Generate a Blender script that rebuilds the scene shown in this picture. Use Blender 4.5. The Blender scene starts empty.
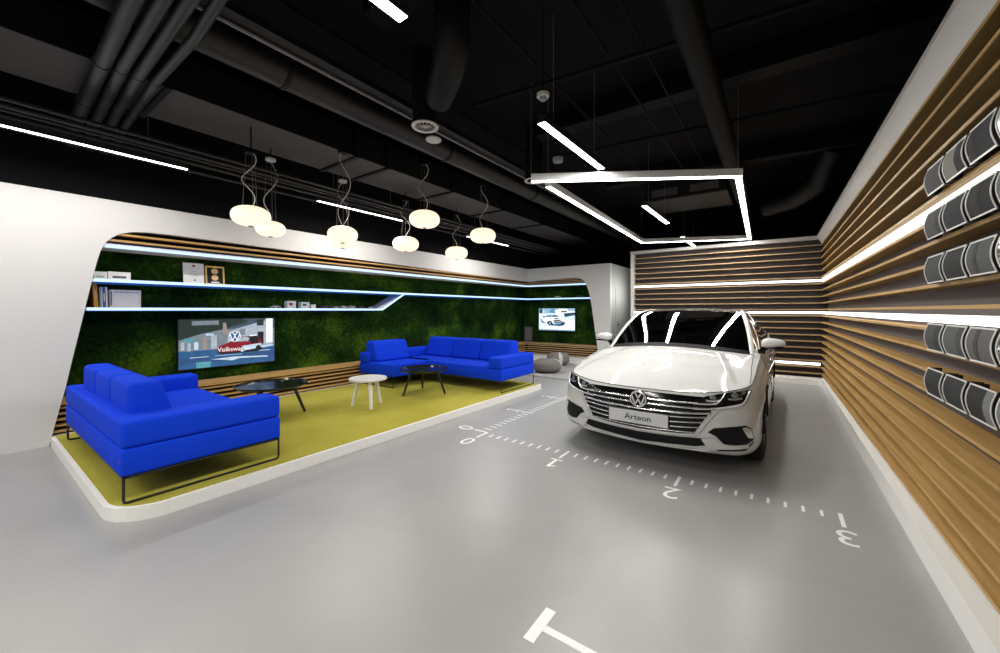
import bpy, bmesh, math, random
from mathutils import Vector, Matrix, noise
random.seed(7)
PI = math.pi
SC = bpy.context.scene
COL = SC.collection

# ------------------------------------------------------------------ helpers
def link(name, me, mat=None, parent=None, smooth=False):
    if mat is not None and not isinstance(mat, (list, tuple)):
        mat = [mat]
    for m in mat or []:
        me.materials.append(m)
    if smooth:
        for p in me.polygons:
            p.use_smooth = True
    o = bpy.data.objects.new(name, me)
    COL.objects.link(o)
    if parent is not None:
        o.parent = parent
    return o

def tag(o, label=None, cat=None, group=None, kind=None):
    if label: o['label'] = label
    if cat: o['category'] = cat
    if group: o['group'] = group
    if kind: o['kind'] = kind
    return o

def empty(name, loc=(0, 0, 0), rz=0.0):
    o = bpy.data.objects.new(name, None)
    o.empty_display_size = 0.1
    COL.objects.link(o)
    o.location = loc
    o.rotation_euler = (0, 0, rz)
    return o

def copy_tree(o, parent=None):
    c = o.copy()
    COL.objects.link(c)
    if parent is not None:
        c.parent = parent
    for ch in list(o.children):
        copy_tree(ch, c)
    return c

class MB:
    """collects shapes; build() links them as ONE mesh object"""
    def __init__(s):
        s.v = []; s.f = []; s.m = []; s.cur = 0
    def add(s, verts, faces):
        b = len(s.v)
        s.v += [tuple(p) for p in verts]
        for f in faces:
            s.f.append(tuple(i + b for i in f)); s.m.append(s.cur)
        return s
    def box(s, x0, x1, y0, y1, z0, z1):
        v = [(x, y, z) for x in (x0, x1) for y in (y0, y1) for z in (z0, z1)]
        return s.add(v, [(0, 1, 3, 2), (4, 6, 7, 5), (0, 4, 5, 1), (2, 3, 7, 6), (0, 2, 6, 4), (1, 5, 7, 3)])
    def rbox(s, x0, x1, y0, y1, z0, z1, r=0.02, seg=3, fn=None):
        bm = bmesh.new()
        bmesh.ops.create_cube(bm, size=1)
        for v in bm.verts:
            v.co = Vector((x0 + (v.co.x + .5) * (x1 - x0), y0 + (v.co.y + .5) * (y1 - y0), z0 + (v.co.z + .5) * (z1 - z0)))
        bmesh.ops.bevel(bm, geom=list(bm.edges), offset=r, segments=seg, profile=0.5, affect='EDGES', clamp_overlap=True)
        if fn:
            for v in bm.verts: v.co = Vector(fn(v.co))
        s.frombm(bm)
        return s
    def frombm(s, bm):
        bm.verts.ensure_lookup_table(); bm.verts.index_update()
        s.add([v.co[:] for v in bm.verts], [[v.index for v in f.verts] for f in bm.faces])
        bm.free()
        return s
    def grid(s, rows, close=False):
        n = len(rows[0]); v = [p for r in rows for p in r]; f = []
        for i in range(len(rows) - 1):
            for j in range(n - 1 + (1 if close else 0)):
                a = i * n + j; b = i * n + (j + 1) % n
                f.append((a, b, b + n, a + n))
        return s.add(v, f)
    def tube(s, path, r, n=8, cap=True):
        path = [Vector(p) for p in path]
        rr = r if isinstance(r, (list, tuple)) else [r] * len(path)
        rows = []; up = None
        for i, p in enumerate(path):
            d = (path[min(i + 1, len(path) - 1)] - path[max(i - 1, 0)]).normalized()
            if up is None:
                up = Vector((0, 0, 1)) if abs(d.z) < .9 else Vector((1, 0, 0))
            a = d.cross(up)
            a = a.normalized() if a.length > 1e-6 else d.orthogonal().normalized()
            b = a.cross(d).normalized(); up = b
            rows.append([p + rr[i] * (math.cos(2 * PI * k / n) * a + math.sin(2 * PI * k / n) * b) for k in range(n)])
        s.grid(rows, close=True)
        if cap:
            for row, rev in ((rows[0], 0), (rows[-1], 1)):
                s.add(row, [tuple(range(n))[::-1] if rev else tuple(range(n))])
        return s
    def lathe(s, prof, c=(0, 0, 0), n=32, axis='z'):
        rows = []
        for r, h in prof:
            row = []
            for k in range(n):
                a = 2 * PI * k / n; x, y = r * math.cos(a), r * math.sin(a)
                q = {'z': (x, y, h), 'x': (h, x, y), 'y': (x, h, y)}[axis]
                row.append((c[0] + q[0], c[1] + q[1], c[2] + q[2]))
            rows.append(row)
        return s.grid(rows, close=True)
    def cyl(s, c, r, h, n=24, axis='z'):
        return s.lathe([(1e-4, 0), (r, 0), (r, h), (1e-4, h)], c, n, axis)
    def prism(s, pts, fn, h0, h1):
        """polygon pts (2D) extruded between h0, h1; fn(a,b,h)->xyz"""
        bm = bmesh.new()
        lo = [bm.verts.new(fn(a, b, h0)) for a, b in pts]
        hi = [bm.verts.new(fn(a, b, h1)) for a, b in pts]
        n = len(pts)
        fs = [bm.faces.new(lo[::-1]), bm.faces.new(hi)]
        for i in range(n):
            bm.faces.new((lo[i], lo[(i + 1) % n], hi[(i + 1) % n], hi[i]))
        for f in fs: f.normal_update()
        bmesh.ops.triangulate(bm, faces=fs)
        bmesh.ops.recalc_face_normals(bm, faces=bm.faces)
        return s.frombm(bm)
    def rprism(s, pts, z0, z1, r=.03, seg=4):
        bm = bmesh.new()
        lo = [bm.verts.new((a, b, z0)) for a, b in pts]; hi = [bm.verts.new((a, b, z1)) for a, b in pts]
        n = len(pts); bm.faces.new(lo[::-1]); bm.faces.new(hi)
        for i in range(n): bm.faces.new((lo[i], lo[(i + 1) % n], hi[(i + 1) % n], hi[i]))
        bmesh.ops.recalc_face_normals(bm, faces=bm.faces)
        bmesh.ops.bevel(bm, geom=list(bm.edges), offset=r, segments=seg, profile=.5, affect='EDGES', clamp_overlap=True)
        for f in bm.faces: f.normal_update()
        bmesh.ops.triangulate(bm, faces=[f for f in bm.faces if len(f.verts) > 4])
        return s.frombm(bm)
    def flat(s, pts, fn):
        bm = bmesh.new()
        f = bm.faces.new([bm.verts.new(fn(a, b)) for a, b in pts])
        if len(pts) > 4:
            f.normal_update(); bmesh.ops.triangulate(bm, faces=[f])
        return s.frombm(bm)
    def build(s, name, mat=None, parent=None, smooth=False, angle=None, fix=False):
        me = bpy.data.meshes.new(name)
        me.from_pydata(s.v, [], s.f)
        if mat is not None and isinstance(mat, (list, tuple)):
            for p, k in zip(me.polygons, s.m): p.material_index = k
        me.update()
        if fix:
            bm = bmesh.new(); bm.from_mesh(me)
            bmesh.ops.remove_doubles(bm, verts=bm.verts, dist=1e-5)
            bmesh.ops.recalc_face_normals(bm, faces=bm.faces)
            bm.to_mesh(me); bm.free()
        o = link(name, me, mat, parent, smooth)
        if angle:
            try: me.set_sharp_from_angle(angle=math.radians(angle))
            except Exception: pass
        return o

def text_shape(txt, size, bold=0.0):
    """flat glyph outlines as (verts2d, faces), centred on the origin, cap height = size"""
    cu = bpy.data.curves.new('glyphs', 'FONT'); cu.body = txt; cu.size = 1.0; cu.resolution_u = 4; cu.offset = bold
    ob = bpy.data.objects.new('glyphs', cu); COL.objects.link(ob)
    dg = bpy.context.evaluated_depsgraph_get(); dg.update()
    me = bpy.data.meshes.new_from_object(ob.evaluated_get(dg))
    v = [(p.co.x, p.co.y) for p in me.vertices]; f = [tuple(p.vertices) for p in me.polygons]
    bpy.data.objects.remove(ob); bpy.data.curves.remove(cu); bpy.data.meshes.remove(me)
    x0 = min(a for a, b in v); x1 = max(a for a, b in v); y0 = min(b for a, b in v); y1 = max(b for a, b in v)
    k = size / 0.70
    return [((a - (x0 + x1) / 2) * k, (b - (y0 + y1) / 2) * k) for a, b in v], f

# ------------------------------------------------------------------ materials
def nodes(name):
    m = bpy.data.materials.new(name); m.use_nodes = True
    nt = m.node_tree
    return m, nt, nt.nodes['Principled BSDF']

def mat(name, col, rough=.5, metal=0., emit=None, es=0., coat=0., spec=None, noise_amt=0., nscale=20., bump=0., bscale=200.):
    m, nt, b = nodes(name)
    b.inputs['Base Color'].default_value = (*col, 1)
    b.inputs['Roughness'].default_value = rough
    b.inputs['Metallic'].default_value = metal
    if spec is not None: b.inputs['Specular IOR Level'].default_value = spec
    if coat: b.inputs['Coat Weight'].default_value = coat; b.inputs['Coat Roughness'].default_value = .03
    if emit:
        b.inputs['Emission Color'].default_value = (*emit, 1); b.inputs['Emission Strength'].default_value = es
    tc = None
    if noise_amt or bump:
        tc = nt.nodes.new('ShaderNodeTexCoord')
    if noise_amt:
        n = nt.nodes.new('ShaderNodeTexNoise'); n.inputs['Scale'].default_value = nscale; n.inputs['Detail'].default_value = 5
        nt.links.new(tc.outputs['Object'], n.inputs['Vector'])
        r = nt.nodes.new('ShaderNodeValToRGB')
        r.color_ramp.elements[0].position = .3; r.color_ramp.elements[1].position = .7
        r.color_ramp.elements[0].color = (*[c * (1 - noise_amt) for c in col], 1)
        r.color_ramp.elements[1].color = (*[min(1, c * (1 + noise_amt)) for c in col], 1)
        nt.links.new(n.outputs['Fac'], r.inputs['Fac']); nt.links.new(r.outputs['Color'], b.inputs['Base Color'])
    if bump:
        n = nt.nodes.new('ShaderNodeTexNoise'); n.inputs['Scale'].default_value = bscale; n.inputs['Detail'].default_value = 2
        nt.links.new(tc.outputs['Object'], n.inputs['Vector'])
        bp = nt.nodes.new('ShaderNodeBump'); bp.inputs['Strength'].default_value = bump; bp.inputs['Distance'].default_value = .005
        nt.links.new(n.outputs['Fac'], bp.inputs['Height']); nt.links.new(bp.outputs['Normal'], b.inputs['Normal'])
    return m

def wood(name, c1, c2, axis, rough=.45):
    m, nt, b = nodes(name)
    tc = nt.nodes.new('ShaderNodeTexCoord'); mp = nt.nodes.new('ShaderNodeMapping')
    sc = [26., 26., 26.]; sc['xyz'.index(axis)] = .9
    mp.inputs['Scale'].default_value = sc
    nt.links.new(tc.outputs['Object'], mp.inputs['Vector'])
    n = nt.nodes.new('ShaderNodeTexNoise'); n.inputs['Scale'].default_value = 1.6; n.inputs['Detail'].default_value = 6; n.inputs['Roughness'].default_value = .65
    nt.links.new(mp.outputs['Vector'], n.inputs['Vector'])
    r = nt.nodes.new('ShaderNodeValToRGB')
    r.color_ramp.elements[0].position = .33; r.color_ramp.elements[1].position = .68
    r.color_ramp.elements[0].color = (*c1, 1); r.color_ramp.elements[1].color = (*c2, 1)
    nt.links.new(n.outputs['Fac'], r.inputs['Fac']); nt.links.new(r.outputs['Color'], b.inputs['Base Color'])
    b.inputs['Roughness'].default_value = rough
    return m

def floor_mat():
    m, nt, b = nodes('polished_concrete')
    tc = nt.nodes.new('ShaderNodeTexCoord')
    n1 = nt.nodes.new('ShaderNodeTexNoise'); n1.inputs['Scale'].default_value = .9; n1.inputs['Detail'].default_value = 8; n1.inputs['Roughness'].default_value = .6; n1.inputs['Distortion'].default_value = .6
    nt.links.new(tc.outputs['Object'], n1.inputs['Vector'])
    r = nt.nodes.new('ShaderNodeValToRGB')
    r.color_ramp.elements[0].position = .3; r.color_ramp.elements[1].position = .72
    r.color_ramp.elements[0].color = (.31, .31, .308, 1); r.color_ramp.elements[1].color = (.365, .363, .356, 1)
    nt.links.new(n1.outputs['Fac'], r.inputs['Fac']); nt.links.new(r.outputs['Color'], b.inputs['Base Color'])
    n2 = nt.nodes.new('ShaderNodeTexNoise'); n2.inputs['Scale'].default_value = 2.5; n2.inputs['Detail'].default_value = 4
    nt.links.new(tc.outputs['Object'], n2.inputs['Vector'])
    mr = nt.nodes.new('ShaderNodeMapRange'); mr.inputs['To Min'].default_value = .26; mr.inputs['To Max'].default_value = .40
    nt.links.new(n2.outputs['Fac'], mr.inputs['Value']); nt.links.new(mr.outputs['Result'], b.inputs['Roughness'])
    b.inputs['Specular IOR Level'].default_value = .45
    return m

def moss_mat():
    m, nt, b = nodes('moss')
    tc = nt.nodes.new('ShaderNodeTexCoord')
    big = nt.nodes.new('ShaderNodeTexNoise'); big.inputs['Scale'].default_value = 1.6; big.inputs['Detail'].default_value = 3
    fine = nt.nodes.new('ShaderNodeTexNoise'); fine.inputs['Scale'].default_value = 22; fine.inputs['Detail'].default_value = 6; fine.inputs['Roughness'].default_value = .7
    for n in (big, fine): nt.links.new(tc.outputs['Object'], n.inputs['Vector'])
    mx = nt.nodes.new('ShaderNodeMath'); mx.operation = 'MULTIPLY_ADD'; mx.inputs[1].default_value = .55
    nt.links.new(big.outputs['Fac'], mx.inputs[0])
    m2 = nt.nodes.new('ShaderNodeMath'); m2.operation = 'MULTIPLY'; m2.inputs[1].default_value = .45
    nt.links.new(fine.outputs['Fac'], m2.inputs[0]); nt.links.new(m2.outputs[0], mx.inputs[2])
    r = nt.nodes.new('ShaderNodeValToRGB')
    e = r.color_ramp.elements
    e[0].position = .40; e[0].color = (.004, .017, .003, 1)
    e[1].position = .63; e[1].color = (.085, .170, .010, 1)
    k = e.new(.52); k.color = (.016, .055, .006, 1)
    nt.links.new(mx.outputs[0], r.inputs['Fac']); nt.links.new(r.outputs['Color'], b.inputs['Base Color'])
    b.inputs['Roughness'].default_value = .95; b.inputs['Specular IOR Level'].default_value = .1
    bp = nt.nodes.new('ShaderNodeBump'); bp.inputs['Strength'].default_value = .9; bp.inputs['Distance'].default_value = .03
    nt.links.new(fine.outputs['Fac'], bp.inputs['Height']); nt.links.new(bp.outputs['Normal'], b.inputs['Normal'])
    return m

def carpet_mat(name, c1, c2):
    m, nt, b = nodes(name)
    tc = nt.nodes.new('ShaderNodeTexCoord')
    n = nt.nodes.new('ShaderNodeTexNoise'); n.inputs['Scale'].default_value = 130; n.inputs['Detail'].default_value = 3
    n2 = nt.nodes.new('ShaderNodeTexNoise'); n2.inputs['Scale'].default_value = 1.5
    for q in (n, n2): nt.links.new(tc.outputs['Object'], q.inputs['Vector'])
    ad = nt.nodes.new('ShaderNodeMath'); ad.operation = 'MULTIPLY_ADD'; ad.inputs[1].default_value = .3
    nt.links.new(n2.outputs['Fac'], ad.inputs[0])
    sc = nt.nodes.new('ShaderNodeMath'); sc.operation = 'MULTIPLY'; sc.inputs[1].default_value = .7
    nt.links.new(n.outputs['Fac'], sc.inputs[0]); nt.links.new(sc.outputs[0], ad.inputs[2])
    r = nt.nodes.new('ShaderNodeValToRGB'); r.color_ramp.elements[0].position = .35; r.color_ramp.elements[1].position = .65
    r.color_ramp.elements[0].color = (*c1, 1); r.color_ramp.elements[1].color = (*c2, 1)
    nt.links.new(ad.outputs[0], r.inputs['Fac']); nt.links.new(r.outputs['Color'], b.inputs['Base Color'])
    b.inputs['Roughness'].default_value = 1; b.inputs['Specular IOR Level'].default_value = .05
    bp = nt.nodes.new('ShaderNodeBump'); bp.inputs['Strength'].default_value = .6; bp.inputs['Distance'].default_value = .006
    nt.links.new(n.outputs['Fac'], bp.inputs['Height']); nt.links.new(bp.outputs['Normal'], b.inputs['Normal'])
    return m

def glass_mat(name, tint, mixfac):
    m = bpy.data.materials.new(name); m.use_nodes = True; nt = m.node_tree; nt.nodes.clear()
    out = nt.nodes.new('ShaderNodeOutputMaterial')
    tr = nt.nodes.new('ShaderNodeBsdfTransparent'); tr.inputs['Color'].default_value = (*tint, 1)
    gl = nt.nodes.new('ShaderNodeBsdfGlossy'); gl.inputs['Roughness'].default_value = .015; gl.inputs['Color'].default_value = (1, 1, 1, 1)
    fr = nt.nodes.new('ShaderNodeFresnel'); fr.inputs['IOR'].default_value = 1.5
    mr = nt.nodes.new('ShaderNodeMath'); mr.operation = 'MULTIPLY'; mr.inputs[1].default_value = mixfac
    nt.links.new(fr.outputs[0], mr.inputs[0])
    mx = nt.nodes.new('ShaderNodeMixShader')
    nt.links.new(mr.outputs[0], mx.inputs[0]); nt.links.new(tr.outputs[0], mx.inputs[1]); nt.links.new(gl.outputs[0], mx.inputs[2])
    nt.links.new(mx.outputs[0], out.inputs['Surface'])
    return m

def emis(name, col, s):
    return mat(name, (0, 0, 0), .6, emit=col, es=s)

M = dict(
    floor=floor_mat(), moss=moss_mat(),
    white=mat('white_paint', (.69, .68, .665), .55),
    plinth=mat('white_plinth', (.88, .87, .84), .45),
    fascia=mat('white_fascia', (.62, .60, .57), .5),
    greywall=mat('grey_wall_panel', (.42, .44, .42), .6),
    black=mat('black_ceiling_paint', (.0035, .0035, .004), .8, spec=.12),
    black3=mat('deep_black_paint', (.0022, .0022, .0024), .6, spec=.12),
    black2=mat('black_service_paint', (.004, .004, .0044), .5, spec=.25),
    pipe=mat('black_pipe', (.013, .013, .0135), .42, spec=.4),
    duct=mat('painted_lit_duct_grey', (.06, .054, .049), .55, noise_amt=.25, nscale=1.5),
    ductb=mat('brown_lit_duct', (.0095, .008, .007), .45, noise_amt=.2, nscale=3),
    rail=mat('grey_rail', (.30, .30, .30), .4),
    backing=mat('dark_slat_backing', (.060, .052, .054), .85),
    backing2=mat('violet_grey_backing', (.135, .118, .122), .85),
    dark=mat('dark_recess', (.012, .011, .011), .9),
    wood_y=wood('oak_along_wall', (.44, .25, .075), (.60, .375, .135), 'y'),
    wood_x=wood('oak_across_wall', (.40, .25, .11), (.54, .37, .19), 'x'),
    undershade_y=wood('painted_shade_along', (.145, .088, .017), (.215, .138, .034), 'y', .6), undershade_x=wood('painted_shade_across', (.07, .045, .018), (.11, .075, .035), 'x', .6),  # dark wood tones with the shade below the slats painted in
    wood_b=wood('oak_bench', (.46, .26, .085), (.60, .37, .14), 'y'),
    carpet=carpet_mat('olive_carpet', (.335, .295, .036), (.51, .46, .09)),
    carpetg=mat('light_grey_rug', (.36, .36, .37), .8),
    blue=mat('blue_wool', (.003, .046, .66), .85, spec=.15, bump=.25, bscale=260.),
    metal_b=mat('black_metal', (.012, .012, .013), .4),
    table_b=mat('black_lacquer', (.010, .010, .011), .16, spec=.6),
    table_w=mat('white_table_lacquer', (.80, .79, .76), .4),
    led=emis('led_white', (1, .985, .95), 9.),
    ledw=emis('led_wall_white', (1, .99, .97), 2.0),
    ledb=emis('led_cold_blue', (.48, .70, 1.0), 1.3),
    blueglow=emis('imitated_blue_led_glow', (.03, .20, 1.0), .22),  # self-lit blue standing in for light cast on the shelves
    alu=mat('white_aluminium', (.62, .62, .62), .4),
    lamp=mat('opal_glass', (.55, .5, .42), .25, emit=(1, .80, .57), es=.92),
    cord=mat('white_cord', (.62, .60, .57), .5),
    wire=mat('steel_wire', (.22, .21, .20), .4),
    pouf=mat('grey_felt', (.19, .18, .165), .95, noise_amt=.2, nscale=60., bump=.3, bscale=90.),
    poufw=mat('white_felt', (.62, .60, .56), .95),
    paint=mat('white_floor_paint', (.90, .90, .89), .55),
    paper=mat('white_paper', (.74, .74, .76), .6),
    orange=mat('orange_book_cloth', (.72, .32, .035), .6),
    bluebook=mat('blue_book_cover', (.04, .14, .36), .5),
    greybook=mat('grey_book_cover', (.38, .42, .46), .5),
    ink=mat('dark_ink', (.07, .07, .09), .6),
    gold=mat('gold_frame', (.62, .44, .14), .35, metal=.6),
    medal=mat('pale_gold_medal', (.72, .52, .26), .4),
    velvet=mat('black_velvet', (.010, .009, .014), .9),
    red=mat('dark_red', (.22, .02, .02), .5),
    toy=mat('white_model_paint', (.6, .6, .62), .3),
    toyd=mat('dark_model_paint', (.03, .035, .045), .3),
    speaker=mat('grey_speaker_mesh', (.10, .09, .09), .8, noise_amt=.3, nscale=200.),
    bezel=mat('black_bezel', (.008, .008, .009), .3),
    rim=mat('white_sample_rim', (.78, .76, .73), .4),
    bracket=mat('black_bracket', (.010, .010, .010), .5),
    # car
    carpaint=mat('white_car_paint', (.60, .60, .59), .5, coat=1., spec=.12),
    gloss=mat('gloss_black', (.004, .004, .005), .12, spec=.3),
    mattblack=mat('matt_black_plastic', (.006, .006, .007), .6, spec=.2),
    chrome=mat('bright_chrome', (.86, .85, .82), .2, metal=1.),
    satin=mat('satin_silver', (.62, .62, .61), .3, metal=.8),
    plate=mat('plate_white', (.62, .63, .63), .4),
    tyre=mat('tyre_rubber', (.010, .010, .010), .8),
    alloy=mat('grey_alloy', (.42, .42, .43), .3, metal=.9),
    cabin=mat('dark_cabin_plastic', (.045, .05, .05), .7),
    cabin2=mat('grey_dashboard', (.16, .185, .18), .6),
    lampglass=mat('lamp_clear', (.30, .33, .38), .08, metal=.7),
    drl=mat('silver_light_bar', (.80, .80, .80), .2, metal=.3),
    hudglass=glass_mat('windscreen_glass', (.33, .36, .35), 1.9),
    sideglass=glass_mat('side_glass', (.12, .13, .13), 1.6),
)

# ------------------------------------------------------------------ camera
F = 388.5; CX = 500.0; HY = 310.3; TH = math.atan(277 / 388.5); H = 1.42
cd = bpy.data.cameras.new('camera'); cam = bpy.data.objects.new('camera', cd); COL.objects.link(cam)
cd.sensor_fit = 'HORIZONTAL'; cd.sensor_width = 36; cd.lens = F / 1000 * 36
cam.location = (0, 0, H); cam.rotation_euler = (PI / 2, 0, TH)
cd.shift_y = -(326.5 - HY) / 1000
cd.clip_start = .05; cd.clip_end = 100
SC.camera = cam

# ------------------------------------------------------------------ room
XL = -6.2; YB = 10.15; ZL = 2.68; XR = .698; ZR = 2.84; ZC = 4.05
Y0 = -5.0
tag(MB().box(-6.35, 1.1, Y0, 13, -.1, 0).build('floor', M['floor']), 'polished grey concrete showroom floor', kind='structure')
tag(MB().box(-7.2, 1.3, Y0, 13, ZC, ZC + .1).build('ceiling', M['black']), 'black painted ceiling soffit', kind='structure')
tag(MB().box(-7.3, 1.3, 12.9, 13, 0, ZC).build('wall_far', M['black']), 'black wall beyond the slatted partition', kind='structure')
tag(MB().box(-7.3, 1.3, Y0 - .1, Y0, 0, ZC).build('wall_rear', M['greywall']), 'grey wall behind the viewer', kind='structure')

tag(MB().box(1.1, 1.2, Y0, 13, 0, ZC).build('wall_right_upper', M['black']), 'black wall above and behind the right slatted wall', kind='structure')
# left white wall with the slanted opening
op = [(.572, .0), (.588, .09), (.686, .588), (.74, .915), (.81, 1.32), (.840, 1.50), (.891, 1.79), (.919, 1.95), (.948, 2.078), (.972, 2.148), (1.004, 2.205), (1.045, 2.255), (1.118, 2.310), (1.225, 2.347), (1.35, 2.362), (1.57, 2.368)]
outline = [(Y0, 0), (Y0, ZL), (YB, ZL), (YB, 2.29)] + op[::-1]
tag(MB().prism(outline, lambda a, b, h: (h, a, b), XL - .10, XL).build('wall_left', M['white']), 'white wall with a large slanted opening', kind='structure')
tag(MB().box(XL - .25, XL - .12, Y0, 13, ZL - .3, ZC).box(-7.3, -6.9, Y0, .5, 0, ZL).build('wall_left_upper', M['black']), 'black upper wall above the white wall', kind='structure')
# back white wall with the mirrored opening
ob = [(a * 1.012, 1.42 + (b - 1.42) * 1.012) for a, b in ((-4.70, 2.335), (-4.55, 2.33), (-4.43, 2.305), (-4.34, 2.255), (-4.27, 2.17), (-4.22, 2.05), (-4.16, 1.87), (-4.10, 1.55), (-3.93, .40))] + [(-3.925, 0)]
outline = [(XL, ZL), (-3.62, ZL), (-3.62, 0)] + ob[::-1] + [(XL, 2.29)]
wb = MB().prism(outline, lambda a, b, h: (a, h, b), YB, YB + .10)
tag(wb.build('wall_back', M['white']), 'white end wall with a slanted opening around the screen', kind='structure')
# grey passage wall going back beyond the white end wall
tag(MB().box(-3.72, -3.62, YB + .1, 13, 0, ZL).build('wall_passage', M['greywall']), 'grey wall of the passage beside the white end wall', kind='structure')
d = tag(MB().box(-3.62, -3.605, 10.55, 11.5, 0.02, 2.1).build('door_1', M['greywall']), 'flush grey door in the passage', kind='structure')
MB().box(-3.605, -3.58, 10.65, 10.68, .98, 1.12).box(-3.59, -3.57, 10.65, 10.80, 1.03, 1.055).build('door_handle', M['rail'], d)

# recess behind the openings
RX = -6.70; RY = 10.62
rb = MB().box(RX - .1, RX - .03, .3, RY + .1, 0, ZL).box(RX, -3.8, RY + .03, RY + .1, 0, ZL)
rb.box(RX, XL - .1, .40, .46, 0, ZL).box(RX, XL - .1, .46, RY, ZL - .05, ZL).box(RX, -3.64, YB + .1, RY, ZL - .05, ZL)
tag(rb.build('wall_recess', M['dark']), 'dark lining of the recess', kind='structure')

def moss(name, along, a0, a1, z0, z1, label):
    n = int((a1 - a0) / .035); k = int((z1 - z0) / .035); rows = []
    for i in range(n + 1):
        a = a0 + (a1 - a0) * i / n; row = []
        for j in range(k + 1):
            z = z0 + (z1 - z0) * j / k
            p = Vector((a, z, 3.3 if along == 'y' else 8.1))
            dd = .030 + .032 * noise.noise(p * 2.6) + .022 * noise.noise(p * 8) + .018 * noise.noise(p * 17)
            row.append((RX + dd, a, z) if along == 'y' else (a, RY - dd, z))
        rows.append(row)
    o = MB().grid(rows).build(name, M['moss'], smooth=True)
    return tag(o, label, 'moss wall', kind='stuff')
moss('moss_panel', 'y', .48, RY, .36, 2.2, 'deep green preserved moss covering the long recessed wall')
moss('moss_panel', 'x', RX + .09, -3.86, .36, 2.2, 'dark green moss behind the small screen on the end wall')

# slats at the head of the recess
def struct(mb, name, m, label, parent=None, smooth=False):
    return tag(mb.build(name, m, parent, smooth), label, kind='structure')
hs = MB()
for z in (2.225, 2.30):
    hs.box(-6.32, XL - .012, .78, YB + .02, z - .012, z + .012)
struct(hs, 'trim_1', M['wood_b'], 'thin oak slats along the head of the long opening')
hs = MB()
for z in (2.215, 2.265, 2.315):
    hs.box(XL - .03, -4.2, YB + .012, YB + .12, z - .011, z + .011)
struct(hs, 'trim_2', M['wood_x'], 'thin oak slats along the head of the end opening')
# bench cladding of oak slats at the foot of the recess
bs = MB().box(RX + .1, -6.235, .50, RY - .1, .405, .44)
for k in range(5):
    z = .115 + .062 * k
    bs.box(-6.34, -6.245, .50, YB + .03, z, z + .022)
b1 = struct(bs, 'trim_3', M['wood_b'], 'low oak slatted ledge under the moss wall')
bs = MB().box(XL - .1, -3.84, YB + .035, RY - .1, .405, .44)
for k in range(5):
    z = .115 + .062 * k
    bs.box(-6.25, -3.84, YB + .045, YB + .14, z, z + .022)
struct(bs, 'trim_4', M['wood_x'], 'low oak slatted ledge under the end screen')
struct(MB().box(-6.42, -6.36, .5, YB + .2, .1, .405).box(-6.4, -3.85, YB + .16, YB + .2, .1, .405), 'trim_5', M['dark'], 'dark backing of the low slatted ledge')

# raised platform : white kerb with rounded corner + carpet inset
def rounded(x0, x1, y0, y1, rc, which):
    """outline of a rectangle with some corners rounded; which = set of 'pn' sign pairs"""
    pts = []
    for sx, sy, a0 in ((1, -1, -90), (1, 1, 0), (-1, 1, 90), (-1, -1, 180)):
        cx = x1 if sx > 0 else x0; cy = y1 if sy > 0 else y0
        if (sx, sy) in which:
            for k in range(9):
                a = math.radians(a0 + 90 * k / 8)
                pts.append((cx - sx * rc + rc * math.cos(a), cy - sy * rc + rc * math.sin(a)))
        else:
            pts.append((cx, cy))
    return pts
PZ = .092
fn = lambda a, b, h: (a, b, h)
pl = MB().prism(rounded(-6.19, -3.46, .58, 6.13, .30, {(1, -1)}), fn, .0, PZ)
pl.prism([(RX, .585), (-6.19, .585), (-6.19, YB + .04), (RX, YB + .04)], fn, 0, PZ - .004)
struct(pl, 'platform_base', M['plinth'], 'white edged low platform under the seating area')
cp = MB().prism(rounded(-6.18, -3.492, .612, 6.10, .27, {(1, -1)}), fn, PZ, PZ + .006)
tag(cp.build('carpet', M['carpet']), 'olive green carpet inset in the white edged platform', 'carpet')
struct(MB().box(-6.19, .68, 9.45, YB + .2, 0, .10), 'baseboard_back', M['plinth'], 'white plinth along the foot of the end walls')
tag(MB().prism(rounded(-6.19, -2.9, 7.2, 9.45, .5, {(1, -1)}), fn, 0, .022).build('rug', M['carpetg']), 'light grey low mat under the felt poufs', 'mat')

# ------------------------------------------------------------------ slatted walls
BZ = [2.69 - .1255 * k for k in range(21)]
RP = Vector((XR, 9.78, 0)); RA = .0061
def splay(o):
    d_ = Matrix.Rotation(RA, 3, 'Z') @ (Vector(o.location) - RP)
    o.location = RP + d_; o.rotation_euler = (o.rotation_euler[0], o.rotation_euler[1], o.rotation_euler[2] + RA)
    return o
wr = struct(MB().box(XR + .115, XR + .2, Y0, YB + .3, 0, ZR), 'wall_right', M['backing2'], 'violet grey backing of the right slatted wall')
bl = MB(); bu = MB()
for z in BZ:
    bl.box(XR, XR + .115, Y0, YB - .02, z - .008, z + .011)
    bu.box(XR + .003, XR + .115, Y0, YB - .02, z - .0115, z - .008)  # thin dark sheet puts the shade under each slat into its colour
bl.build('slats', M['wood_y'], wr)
tag(bu.build('slat_shade_sheets', M['undershade_y'], wr), 'dark sheets painting the shade under the slats')
MB().prism([(.632, 2.87), (.632, 2.838), (.640, 2.836), (XR + .006, 2.70), (XR + .14, 2.70), (XR + .14, 2.87)], lambda a, b, h: (a, h, b), Y0, 9.72).build('fascia', M['fascia'], wr)
splay(wr)
struct(MB().box(.668, XR + .25, Y0, 9.46, 0, .15), 'baseboard_right', M['plinth'], 'white plinth at the foot of the right slatted wall')

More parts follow.
